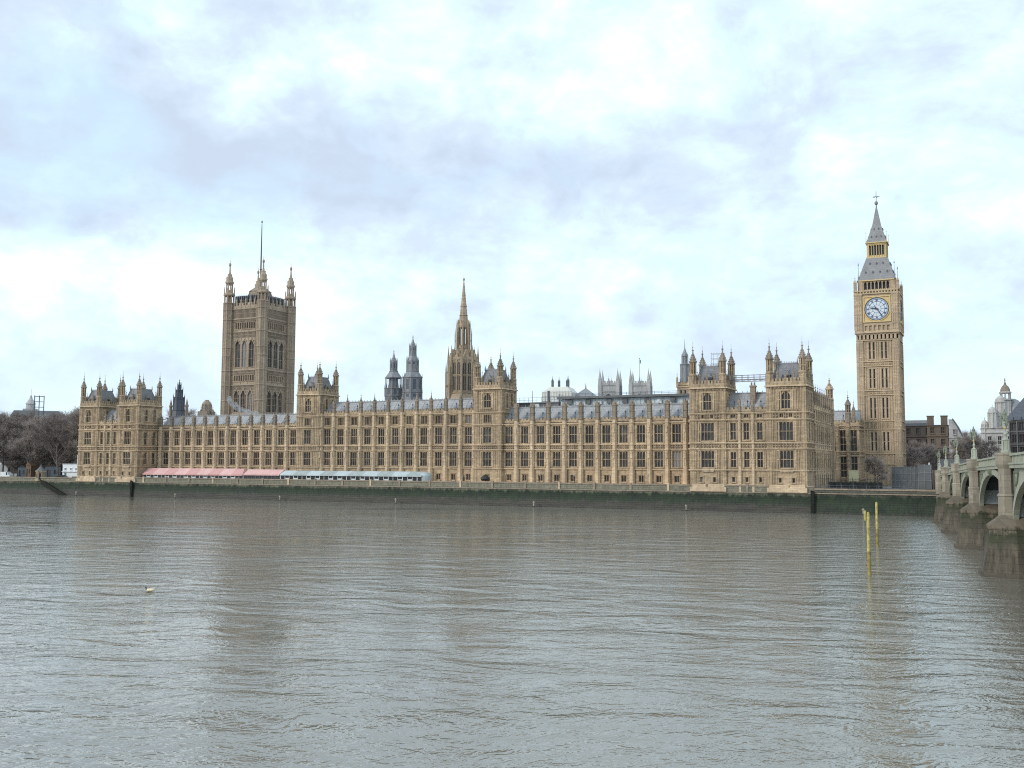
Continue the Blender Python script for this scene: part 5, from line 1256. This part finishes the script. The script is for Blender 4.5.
rt = empty('site_cabin', 'white two-storey block with small dark windows against the left end of the palace', 'cabin', world(284.6, 9, 5.9)); b = Block(rt, 5.9, WHITE, WHITE, WHITE)
b.facade(Matrix(), 0, 9.5, 5.9, 11.4, [(1.6, 9.2, .8, .8, 1, 1), (4.7, 9.2, .8, .8, 1, 1), (7.6, 9.2, .8, .8, 1, 1), (1.6, 6.4, .9, 2, 1, 1)], (), [8.6])
b.facade(Tr(9.5, 0, 0) @ Rz(PI / 2), 0, 5, 5.9, 11.4); b.facade(Tr(0, 5, 0) @ Rz(-PI / 2), 0, 5, 5.9, 11.4); b.mb('roof', PALEBLUE).box(-.15, 9.65, -.15, 5.1, 11.4, 11.7); b.mb('roof_box', WHITE).box(6, 9, 1.6, 4.2, 11.7, 15.2); b.done()
def shed(name, label, cat, s, n, w, d, h, mat, roofm, pitched=True):
    root = empty(name, label, cat, world(s, n, 5.9)); m = MB(); m.wall(0, w, 0, h, [(w * .15, w * .38, 0, h * .72), (w * .58, w * .82, h * .35, h * .72)], .2); m.box(.02, w - .02, .22, d, 0, h - .02); m.build('wall', mat, root)
    m = MB(); m.face_poly([(-.2, h), (w + .2, h), (w * .5, h + (1.3 if pitched else .25))], -.2, d + .2); m.build('roof', roofm, root)
    m = MB(); m.box(w * .15, w * .38, .15, .21, 0, h * .72); m.build('door', BLACK, root); m = MB(); m.box(w * .58, w * .82, .15, .21, h * .35, h * .72); m.build('window', GLASS, root)
shed('garden_shed', 'brown timber shed under the bare trees beside a blue container', 'shed', 308, 11, 3.0, 3, 5.0, WOOD, WOOD)
shed('blue_container', 'dark blue site container under the bare trees left of the brown shed', 'container', 314, 12, 5.2, 2.6, 4.2, BLUEBOX, BLUEBOX, False)
shed('dark_cabin', 'dark blue-grey cabin with a black flat roof between the kiosk and the white block', 'cabin', 299.5, 13, 9, 3, 4.6, BLUEBOX, BLACK, False)

def vehicle(name, label, cat, s, n, L, Hh, mat, van):
    root = empty(name, label, cat, world(s, n, 5.9)); m = MB(); W2 = .95
    if van: prof = [(0, .4), (L, .4), (L, 1.1), (L - .9, 1.35), (L - 1.6, Hh), (.1, Hh), (0, Hh - .3)]
    else: prof = [(0, .35), (L, .35), (L, .85), (L - 1.1, 1.0), (L - 1.7, Hh), (L * .28, Hh), (.5, .98), (.05, .9)]
    m.face_poly(prof, -W2, W2); m.build('body', mat, root)
    g_ = MB(); g_.face_poly([(L - 1.62, Hh - .1), (L - 2.6 if not van else L - 2.2, Hh - .1), (L - 2.6 if not van else L - 2.2, 1.1), (L - 1.15, 1.1)], -W2 - .01, W2 + .01)
    if not van: g_.face_poly([(L * .29, Hh - .1), (L - 2.75, Hh - .1), (L - 2.75, 1.0), (.75, 1.0)], -W2 - .012, W2 + .012)
    g_.build('side_window', GLASS, root)
    def wm():
        w = MB().use(BLACK); w.T = Matrix.Rotation(PI / 2, 4, 'X'); w.lathe(0, 0, [(.3, -.11), (.33, -.08), (.33, .08), (.3, .11)], 14); w.use(LEAD); w.lathe(0, 0, [(.18, -.12), (.18, .12)], 10); return w.mesh('wheel')
    wmm = cached('wheel', wm)
    for x in (.8, L - .85):
        for y in (-W2 + .08, W2 - .08): W('wheel', wmm, root, Tr(x, y, .33))
    l = MB(); [l.box(L - .08, L + .02, y - .18, y + .18, .7, .88) for y in (-.65, .65)]; l.build('headlight', WHITE, root)
vehicle('parked_van', 'white parked van at the left edge under the bare trees', 'van', 320.6, 10, 5.6, 2.4, WHITE, True)
vehicle('parked_van', 'white parked van half out of the left edge of the picture', 'van', 327, 11, 5.4, 2.3, WHITE, True)
vehicle('parked_car', 'dark parked car in front of the white block', 'car', 282.5, 5.5, 4.3, 1.45, BLACK, False)

rt = empty('cupola_building', 'pale building with a stepped white cupola above the bare trees at left', 'building', (-281, 560, 6), R(20)); b = Block(rt, 6, BRICK_D, BRICK_D, STONE_W)
b.facade(Matrix(), 0, 26, 6, 38, [(2.2 + 3.6 * i, z, 1.4, 2.4, 2, 2) for i in range(7) for z in (22, 27, 32.5)], (), [20, 31, 37.5]); b.mb('mansard', GREY).poly([(-.3, -.3), (26.3, -.3), (26.3, 16), (-.3, 16)], 38, 41.5, [(1.5, 2), (24.5, 2), (24.5, 14), (1.5, 14)])
w_ = b.mb('cupola', STONE_W); w_.sq(9.5, 6, 4, 4, 38, 3.6, 3.6, 42.5); w_.lathe(9.5, 6, [(2.6, 42.5), (2.4, 45.2), (2.9, 45.4), (2.6, 45.8), (1.5, 47.5), (.9, 48.3), (.5, 50), (.12, 50.6), (.06, 54)], 10); b.done()
rt = empty('scaffold', 'dark square scaffold frame on a rooftop beside the white cupola', 'scaffold', (-266, 556, 38), R(20)); m = MB()
for x in (0, 2.4, 4.8):
    for y in (0, 2.4): m.tube((x, y, 0), (x, y, 11.5), .16, .16, 4)
for z in (5, 8, 11):
    for y in (0, 2.4): m.tube((0, y, z), (4.8, y, z), .14, .14, 4)
m.build('scaffold_tubes', LEAD_D, rt)
for lab, x, y, w, h in (('pale flat-topped office block rising over the bare trees left of the cupola', -292, 600, 22, 37.5), ('brown block over the bare trees close to the left end of the palace', -238, 590, 16, 39)):
    rt, b = office('office_block', lab, 'building', (x, y, 6), R(20), w, 14, 6, h, 6, 7, 1.5, 2.3, STONE_W if 'pale' in lab else BRICK_T); b.done()

# ---------------------------------------------------------------- steam over the left wing
sv = MB(); random.seed(5); rt = world(220, 36, 31)
for k in range(11):
    t = k / 10; sv.ball((-7.0 + 10 * (1 - t) + random.uniform(-.8, .8), random.uniform(-.6, .6), .4 + 6.2 * t ** 1.2 + random.uniform(-.5, .5)), 1.7 - .7 * t, 1.3 - .3 * t, 1.2 - .2 * t, 12, 8)
for k in range(4): sv.ball((4 + k * 1.2, 0, .4), 1.5, 1.1, .8, 12, 8)
sm = bpy.data.materials.new('steam'); sm.use_nodes = True; nt = sm.node_tree; nt.nodes.clear(); g = G(nt)
pv = g.n('ShaderNodeVolumePrincipled'); o_ = g.n('ShaderNodeOutputMaterial'); nt.links.new(pv.outputs[0], o_.inputs['Volume'])
pv.inputs['Color'].default_value = (.95, .96, 1, 1); pv.inputs['Anisotropy'].default_value = .2
g.put(pv.inputs['Density'], g.m('MULTIPLY', g.mr(g.noise(pos(g), .7, 5, .65), .42, .66), 1.3))
st_ = sv.build('steam_plume', sm, None, Matrix.Translation(rt) @ Rz(ROT)); tag(st_, 'drifting white steam plume rising over the left wing roof before the square tower', 'steam')

# ---------------------------------------------------------------- the bridge
ORG = world(-30.9, 0, 0); BX = Vector((-.346, -.938, 0)); BROT = math.atan2(BX.y, BX.x)
def ztop(t): return 11.25 + .0265 * t - .000068 * t * t
BP = [29.5, 63.5, 100.5, 141.3, 184, 227]
br = empty('arch_bridge', 'pale green iron arch bridge on granite piers crossing the river at the right edge', 'bridge', (ORG.x, ORG.y, 0), BROT)
WID = 26; DY = .8
def bridge():
    ed = [0] + BP + [258]
    for i in range(len(ed) - 1):
        a = ed[i] + (1.55 if i else 0); z_ = ed[i + 1] - 1.55; c = (a + z_) / 2; hw = (z_ - a) / 2; N = 28; zs = 5.5; crown = ztop(c) - 2.35
        arc = [(c - hw * math.cos(PI * k / N), zs + (crown - zs) * math.sin(PI * k / N)) for k in range(N + 1)]
        sp = MB()
        for k in range(N):                                      # spandrel faces, both sides of the bridge
            (xa, za), (xb, zb) = arc[k], arc[k + 1]
            for y0, y1 in ((.25, .6),):
                sp.add([(xa, y0, za), (xb, y0, zb), (xb, y0, ztop(xb) - 1.75), (xa, y0, ztop(xa) - 1.75), (xa, y1, za), (xb, y1, zb), (xb, y1, ztop(xb) - 1.75), (xa, y1, ztop(xa) - 1.75)],
                       [(0, 1, 2, 3), (4, 7, 6, 5), (0, 4, 5, 1), (3, 2, 6, 7)])
        sm_ = sp.mesh('spandrel', GREEN_P); W('spandrel', sm_, br); W('spandrel', sm_, br, Tr(0, WID - .85, 0))
        for y0, y1, dd in ((-.02, .55, .75), (4.2, 4.6, .7), (8.4, 8.8, .7), (12.8, 13.2, .7), (17.2, 17.6, .7), (21.4, 21.8, .7), (WID - .55, WID + .02, .75)):
            rb = MB()
            for k in range(N):                                   # arch ribs
                def off(k_, o):
                    t = PI * k_ / N; nx, nz = -math.cos(t) / hw, math.sin(t) / (crown - zs); l = math.hypot(nx, nz); return (arc[k_][0] + nx / l * o, arc[k_][1] + nz / l * o)
                (xa, za), (xb, zb), (xc, zc), (xd, zd) = off(k, -.05), off(k + 1, -.05), off(k + 1, dd), off(k, dd)
                rb.add([(xa, y0, za), (xb, y0, zb), (xc, y0, zc), (xd, y0, zd), (xa, y1, za), (xb, y1, zb), (xc, y1, zc), (xd, y1, zd)], [(0, 1, 2, 3), (4, 7, 6, 5), (0, 4, 5, 1), (3, 2, 6, 7)])
            rb.build('arch_rib', GREEN_P, br)
        # soffit deck, cross girders, recessed spandrel panels, cornice, parapet
        df = MB(); n = 10
        for k in range(n):
            xa, xb = a + (z_ - a) * k / n, a + (z_ - a) * (k + 1) / n
            df.add([(xa, .6, ztop(xa) - 2.2), (xb, .6, ztop(xb) - 2.2), (xb, WID - .6, ztop(xb) - 2.2), (xa, WID - .6, ztop(xa) - 2.2), (xa, .6, ztop(xa) - 1.3), (xb, .6, ztop(xb) - 1.3), (xb, WID - .6, ztop(xb) - 1.3), (xa, WID - .6, ztop(xa) - 1.3)],
                   [(0, 3, 2, 1), (4, 5, 6, 7), (0, 1, 5, 4), (1, 2, 6, 5), (2, 3, 7, 6), (3, 0, 4, 7)])
            df.box(xa - .15, xa + .15, .65, WID - .65, ztop(xa) - 2.7, ztop(xa) - 2.21)
            for y in (4.4, 8.6, 13, 17.4, 21.6):
                zt = zs + (crown - zs) * math.sqrt(max(0, 1 - ((xa - c) / hw) ** 2))
                if ztop(xa) - 2.7 - zt > .4: df.box(xa - .1, xa + .1, y - .1, y + .1, zt, ztop(xa) - 2.7)
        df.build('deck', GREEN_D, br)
        n = max(8, round((z_ - a) / 1.5))
        for y0, y1, f in ((0, .5, 1), (WID - .5, WID, 1)):
            pp = MB()
            for k in range(n):
                xa, xb = ed[i] + (ed[i + 1] - ed[i]) * k / n, ed[i] + (ed[i + 1] - ed[i]) * (k + 1) / n
                for zlo, zhi, ya, yb in ((-1.75, -1.35, y0 - .18, y1 + .18), (-1.35, -1.15, y0 - .3, y1 + .3), (-1.15, -.38, y0 + .1, y1 - .1), (-.38, -.15, y0 - .12, y1 + .12)):
                    pp.add([(xa, ya, ztop(xa) + zlo), (xb, ya, ztop(xb) + zlo), (xb, yb, ztop(xb) + zlo), (xa, yb, ztop(xa) + zlo), (xa, ya, ztop(xa) + zhi), (xb, ya, ztop(xb) + zhi), (xb, yb, ztop(xb) + zhi), (xa, yb, ztop(xa) + zhi)],
                           [(0, 3, 2, 1), (4, 5, 6, 7), (0, 1, 5, 4), (2, 3, 7, 6)])
                if k % 2 == 0: pp.box(xa - .12, xa + .12, y0 - .02, y1 + .02, ztop(xa) - 1.15, ztop(xa) - .37)
            pp.build('parapet', GREEN_P, br)
        for sg in (-1, 1):                                      # framed triangular panels in the spandrels
            tr = MB()
            xo = c + sg * (hw - .5)
            zt = ztop(xo) - 2.15; P = [(xo, zt), (xo - sg * 3.6, zt), (xo, zt - 3.8)]
            for q in range(3):
                (xa, za), (xb, zb) = P[q], P[(q + 1) % 3]; tr.tube((xa, .2, za), (xb, .2, zb), .13, .13, 4)
            tr.lathe(xo - sg * 1.0, .18, [(.001, zt - 1.2), (.001, zt - 1.19)], 4)
            tr.tube((xo - sg * 1.05, .28, zt - 1.05), (xo - sg * 1.05, .12, zt - 1.05), .62, .5, 10)
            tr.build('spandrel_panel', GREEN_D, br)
        tr = None; ct = MB(); ct.box(c - .35, c + .35, -.3, .2, crown - .2, ztop(c) - 1.7); ct.box(c - .5, c + .5, -.4, .15, ztop(c) - 2.3, ztop(c) - 1.76); ct.build('keystone', GREEN_D, br)
    for t in BP:
        p = MB().use(PIERM); zb = 5.6
        def plan(hx, nose, o=0): return [(t - hx, 1.0 - DY), (t - hx * .55, -nose - DY), (t + hx * .55, -nose - DY), (t + hx, 1.0 - DY), (t + hx, WID - 1), (t + hx * .55, WID + nose), (t - hx * .55, WID + nose), (t - hx, WID - 1)]
        p.poly(plan(3.3, 2.75), -3, .45, plan(3.2, 2.6)); p.poly(plan(2.95, 2.3), .45, zb - .45, plan(2.4, 1.6)); p.poly(plan(2.5, 1.7), zb - .45, zb)
        p.use(CAPM); p.poly(plan(2.45, 1.6), zb, zb + 1.1, plan(1.4, .3)); p.use(GRANITE)
        pr = p; zt = ztop(t)
        for y, sg in ((-.35, -1), (WID + .35, 1)):
            def oc(r): return [(t + r * math.cos(PI / 8 + k * PI / 4), y + r * math.sin(PI / 8 + k * PI / 4)) for k in range(8)]
            pr.poly(oc(1.0), zb + .7, zb + 3.2); pr.poly(oc(1.1), zb + 3.2, zb + 3.5, oc(.92)); pr.poly(oc(.88), zb + 3.5, zt - 1.7)
            pr.poly(oc(.95), zt - 1.7, zt - 1.35, oc(1.1)); pr.poly(oc(1.12), zt - 1.35, zt - .25); pr.poly(oc(1.2), zt - .25, zt)
        p.use(INTR); p.poly([(t - 1.5, .3), (t + 1.5, .3), (t + 1.5, WID - .3), (t - 1.5, WID - .3)], zb, zb + 3.0); p.use(LEAD_D); p.poly([(t - 1.48, .3), (t + 1.48, .3), (t + 1.48, WID - .3), (t - 1.48, WID - .3)], zb + 3.0, zt - 2.3)  # pier side under the arches: pale lower part, dark upper part
        p.build('pier', None, br)
    ab = MB().use(PIERM); ab.box(-14, 1.0, -.2, WID + .2, -3, 5.4); ab.use(GRANITE); ab.box(-14, .8, .0, WID, 5.4, 8.2); ab.box(-14, -.2, 0, WID, 8.2, ztop(0) - 1.2); ab.poly([(-.5 + 1.1 * math.cos(PI / 8 + k * PI / 4), -.2 + 1.1 * math.sin(PI / 8 + k * PI / 4)) for k in range(8)], 5.4, ztop(0)); ab.build('abutment', None, br)
    ap = MB(); ap.box(-90, -14, 0, .5, 5, ztop(0) - .3); ap.box(-90, -14, WID - .5, WID, 5, ztop(0) - .3); ap.build('approach_wall', GRANITE, br)
    rd = MB(); n = 30
    for k in range(n):
        xa, xb = -90 + 350 * k / n, -90 + 350 * (k + 1) / n; za, zb = ztop(max(0, xa)) - 1.25, ztop(max(0, xb)) - 1.25
        rd.add([(xa, .5, za), (xb, .5, zb), (xb, WID - .5, zb), (xa, WID - .5, za)], [(0, 1, 2, 3)])
    rd.build('carriageway', plain('asphalt', (.05, .05, .052), .9), br)
bridge()
def lamp_mesh():
    s = MB(); s.use(GREEN_P); s.lathe(0, 0, [(.6, 0), (.6, .2), (.45, .3), (.38, 1.5), (.48, 1.6), (.34, 1.75)], 8)
    for k in range(4):
        s.T = Rz(k * PI / 2 + PI / 4); s.box(-.08, .08, -.54, -.3, .25, 1.5)
    s.T = Matrix(); s.lathe(0, 0, [(.2, 1.7), (.13, 2.0), (.24, 2.3), (.11, 2.6), (.09, 3.5), (.2, 3.7), (.1, 3.9)], 8)
    s.use(GOLD); s.lathe(0, 0, [(.16, 2.95), (.2, 3.05), (.16, 3.15)], 8)
    s.use(GREEN_D)
    for k in range(3):
        a = k * 2 * PI / 3 + .5; s.tube((.1 * math.cos(a), .1 * math.sin(a), 3.0), (.42 * math.cos(a), .42 * math.sin(a), 3.2), .05, .05, 5); s.tube((.42 * math.cos(a), .42 * math.sin(a), 3.2), (.42 * math.cos(a), .42 * math.sin(a), 3.45), .05, .07, 5)
    lan = MB()
    def one(x, y, z, k):
        lan.use(GREEN_D); lan.lathe(x, y, [(.08, z), (.2 * k, z + .15), (.2 * k, z + .2)], 8); lan.use(LAMPGLASS); lan.lathe(x, y, [(.19 * k, z + .2), (.30 * k, z + .85)], 8)
        lan.use(GREEN_D); lan.lathe(x, y, [(.33 * k, z + .85), (.34 * k, z + .93), (.17 * k, z + 1.2), (.1 * k, z + 1.3), (.05, z + 1.6)], 8)
        for i in range(8): a = PI / 8 + i * PI / 4; lan.tube((x + .19 * k * math.cos(a), y + .19 * k * math.sin(a), z + .2), (x + .31 * k * math.cos(a), y + .31 * k * math.sin(a), z + .86), .022, .022, 4)
    one(0, 0, 3.85, .95)
    for k in range(3): a = k * 2 * PI / 3 + .5; one(.42 * math.cos(a), .42 * math.sin(a), 3.35, .58)
    return s.mesh('post'), lan.mesh('lantern')
LP, LL = lamp_mesh()
NB = ['before the domed building', 'standing against the sky', 'left of the one against the sky', 'against the brown buildings', 'at the far end of the bridge']
for i, t in enumerate([141.3, 100.5, 63.5, 29.5, -.5]):
    for y, side in ((-.35, 'river-side'), (WID + .35, 'far-side')):
        p = Matrix.Translation(ORG) @ Rz(BROT) @ Vector((t, y if t > 0 else -.2 if y < 0 else y, ztop(max(t, 0))))
        if side == 'far-side' and i > 2: continue
        rt = empty('bridge_lamp', f'pale green triple lamp on the {side} pier cap {NB[i]}', 'street lamp', p, BROT, 'ornate lamps on the bridge piers'); W('post', LP, rt); W('lantern', LL, rt); rt.scale = (.88, .88, .9)
# a red bus roof shows over the parapet
p = Matrix.Translation(ORG) @ Rz(BROT) @ Vector((12, 17.5, ztop(12) - 1.2))
rt = empty('red_bus', 'red bus just showing above the far end of the bridge parapet', 'bus', p, BROT); m = MB(); m.poly([(0, -1.2), (8, -1.2), (8.2, -.9), (8.2, .9), (8, 1.2), (0, 1.2)], .35, 2.5, [(.1, -1.1), (8, -1.1), (8.1, -.8), (8.1, .8), (8, 1.1), (.1, 1.1)]); m.build('body', RED, rt)
m = MB(); m.box(.4, 7.8, -1.22, 1.22, 1.2, 1.95); m.box(8.15, 8.25, -.85, .85, 1.1, 1.95); m.build('window', GLASS, rt)
wmm = CACHE['wheel']
for x in (1.6, 6.6):
    for y in (-1.05, 1.05): W('wheel', wmm, rt, Tr(x, y, .42) @ Matrix.Scale(1.3, 4))

# ---------------------------------------------------------------- in the river
def pile(label, loc, h, head):
    root = empty('mooring_pile', label, 'pile', loc, 0); m = MB().use(YELLOW); m.lathe(0, 0, [(.185, 2.6), (.175, h - .3), (.14, h), (.02, h + .05)], 10)
    m.use(YEL_D); m.lathe(0, 0, [(.20, -3), (.20, .5), (.19, 2.6)], 10); m.use(YEL_D); m.lathe(0, 0, [(.22, -1), (.215, .35)], 10)
    m.build('post', None, root)
    if head:
        m = MB().use(YELLOW); m.box(-.44, -.26, -.12, .12, h - .9, h + .2); m.box(-.3, .0, -.05, .05, h - .7, h - .55); m.build('marker_board', None, root)
YEL_D = plain('weathered_yellow', (.30, .24, .07), .8, 0, .5, 2.0)
pile('nearer yellow mooring pile with a small marker board at its top', (39.8, 112.4, 0), 6.9, True)
pile('farther yellow mooring pile behind the nearer one', (55.6, 153.3, 0), 6.6, False)
BUOY = plain('weathered_white_paint', (.38, .34, .27), .8, 0, .3, 3)
def marker():
    m = MB().use(BLACK); m.lathe(0, 0, [(.2, -1), (.24, .2), (.16, .35)], 8); m.use(BUOY); m.lathe(0, 0, [(.16, .3), (.14, 1.2), (.22, 1.25), (.22, 1.55), (.1, 1.7)], 8); m.box(-.3, .3, -.06, .06, 1.2, 1.5); return m.mesh('channel_marker')
MM = marker()
for s, lab in ((263.6, 'small white marker post in the water just right of the stone stairs'), (214.9, 'small white marker post in the water below the long pink marquee'), (169.2, 'small white marker post in the water below the left end of the blue-grey pavilion'), (124.3, 'small white marker post in the water below the right end of the blue-grey pavilion'),
               (77.3, 'small white marker post in the water below the middle of the right wing'), (32.2, 'small white marker post in the water at the left corner of the right end block'), (-13.0, 'small white marker post in the water left of the yellow piles')):
    tag(W('channel_marker', MM, None, Matrix.Translation(world(s, -2.2, -.1)) @ Rz(ROT)), lab, 'marker post', 'white marker posts along the river wall')
# a floating water bird with a dark head
bd = bpy.data.meshes.new('water_bird'); bd.from_pydata([(.30, 0, .10), (.12, 0, .13), (-.10, 0, .13), (-.27, 0, .20), (.33, 0, .22), (.36, 0, .34), (.44, 0, .335)], [(0, 1), (1, 2), (2, 3), (0, 4), (4, 5), (5, 6)], [])
bo = W('water_bird', bd); sk = bo.modifiers.new('Skin', 'SKIN'); ss = bo.modifiers.new('Sub', 'SUBSURF'); ss.levels = 2; ss.render_levels = 2
for v_, r in zip(bd.skin_vertices[0].data if bd.skin_vertices else [], [(.09, .09)] * 7): pass
if not bd.skin_vertices:
    bpy.context.view_layer.update()
if bd.skin_vertices:
    for v_, r in zip(bd.skin_vertices[0].data, (.10, .15, .14, .04, .055, .06, .015)): v_.radius = (r, r * .85)
    bd.skin_vertices[0].data[1].use_root = True
bm_, g, b_ = new_mat('bird_plumage'); oc = g.n('ShaderNodeTexCoord').outputs['Object']; ox, oy, oz = g.xyz(oc)[:3]
c = g.mix(g.mr(oz, .03, .06), (.05, .045, .04), (.82, .68, .46)); c = g.mix(g.mr(ox, .27, .31), c, (.03, .028, .025)); g.put(b_.inputs['Base Color'], c); bd.materials.append(bm_)
bo.matrix_basis = Matrix.Translation((-33.7, 94.9, 0)) @ Rz(R(185)) @ Matrix.Scale(1.35, 4)
tag(bo, 'white water bird with a dark head floating alone on the open river', 'bird')

for o in C.objects:
    if 'label' in o and not 4 <= len(o['label'].split()) <= 16: print('LABEL', len(o['label'].split()), o['label'])
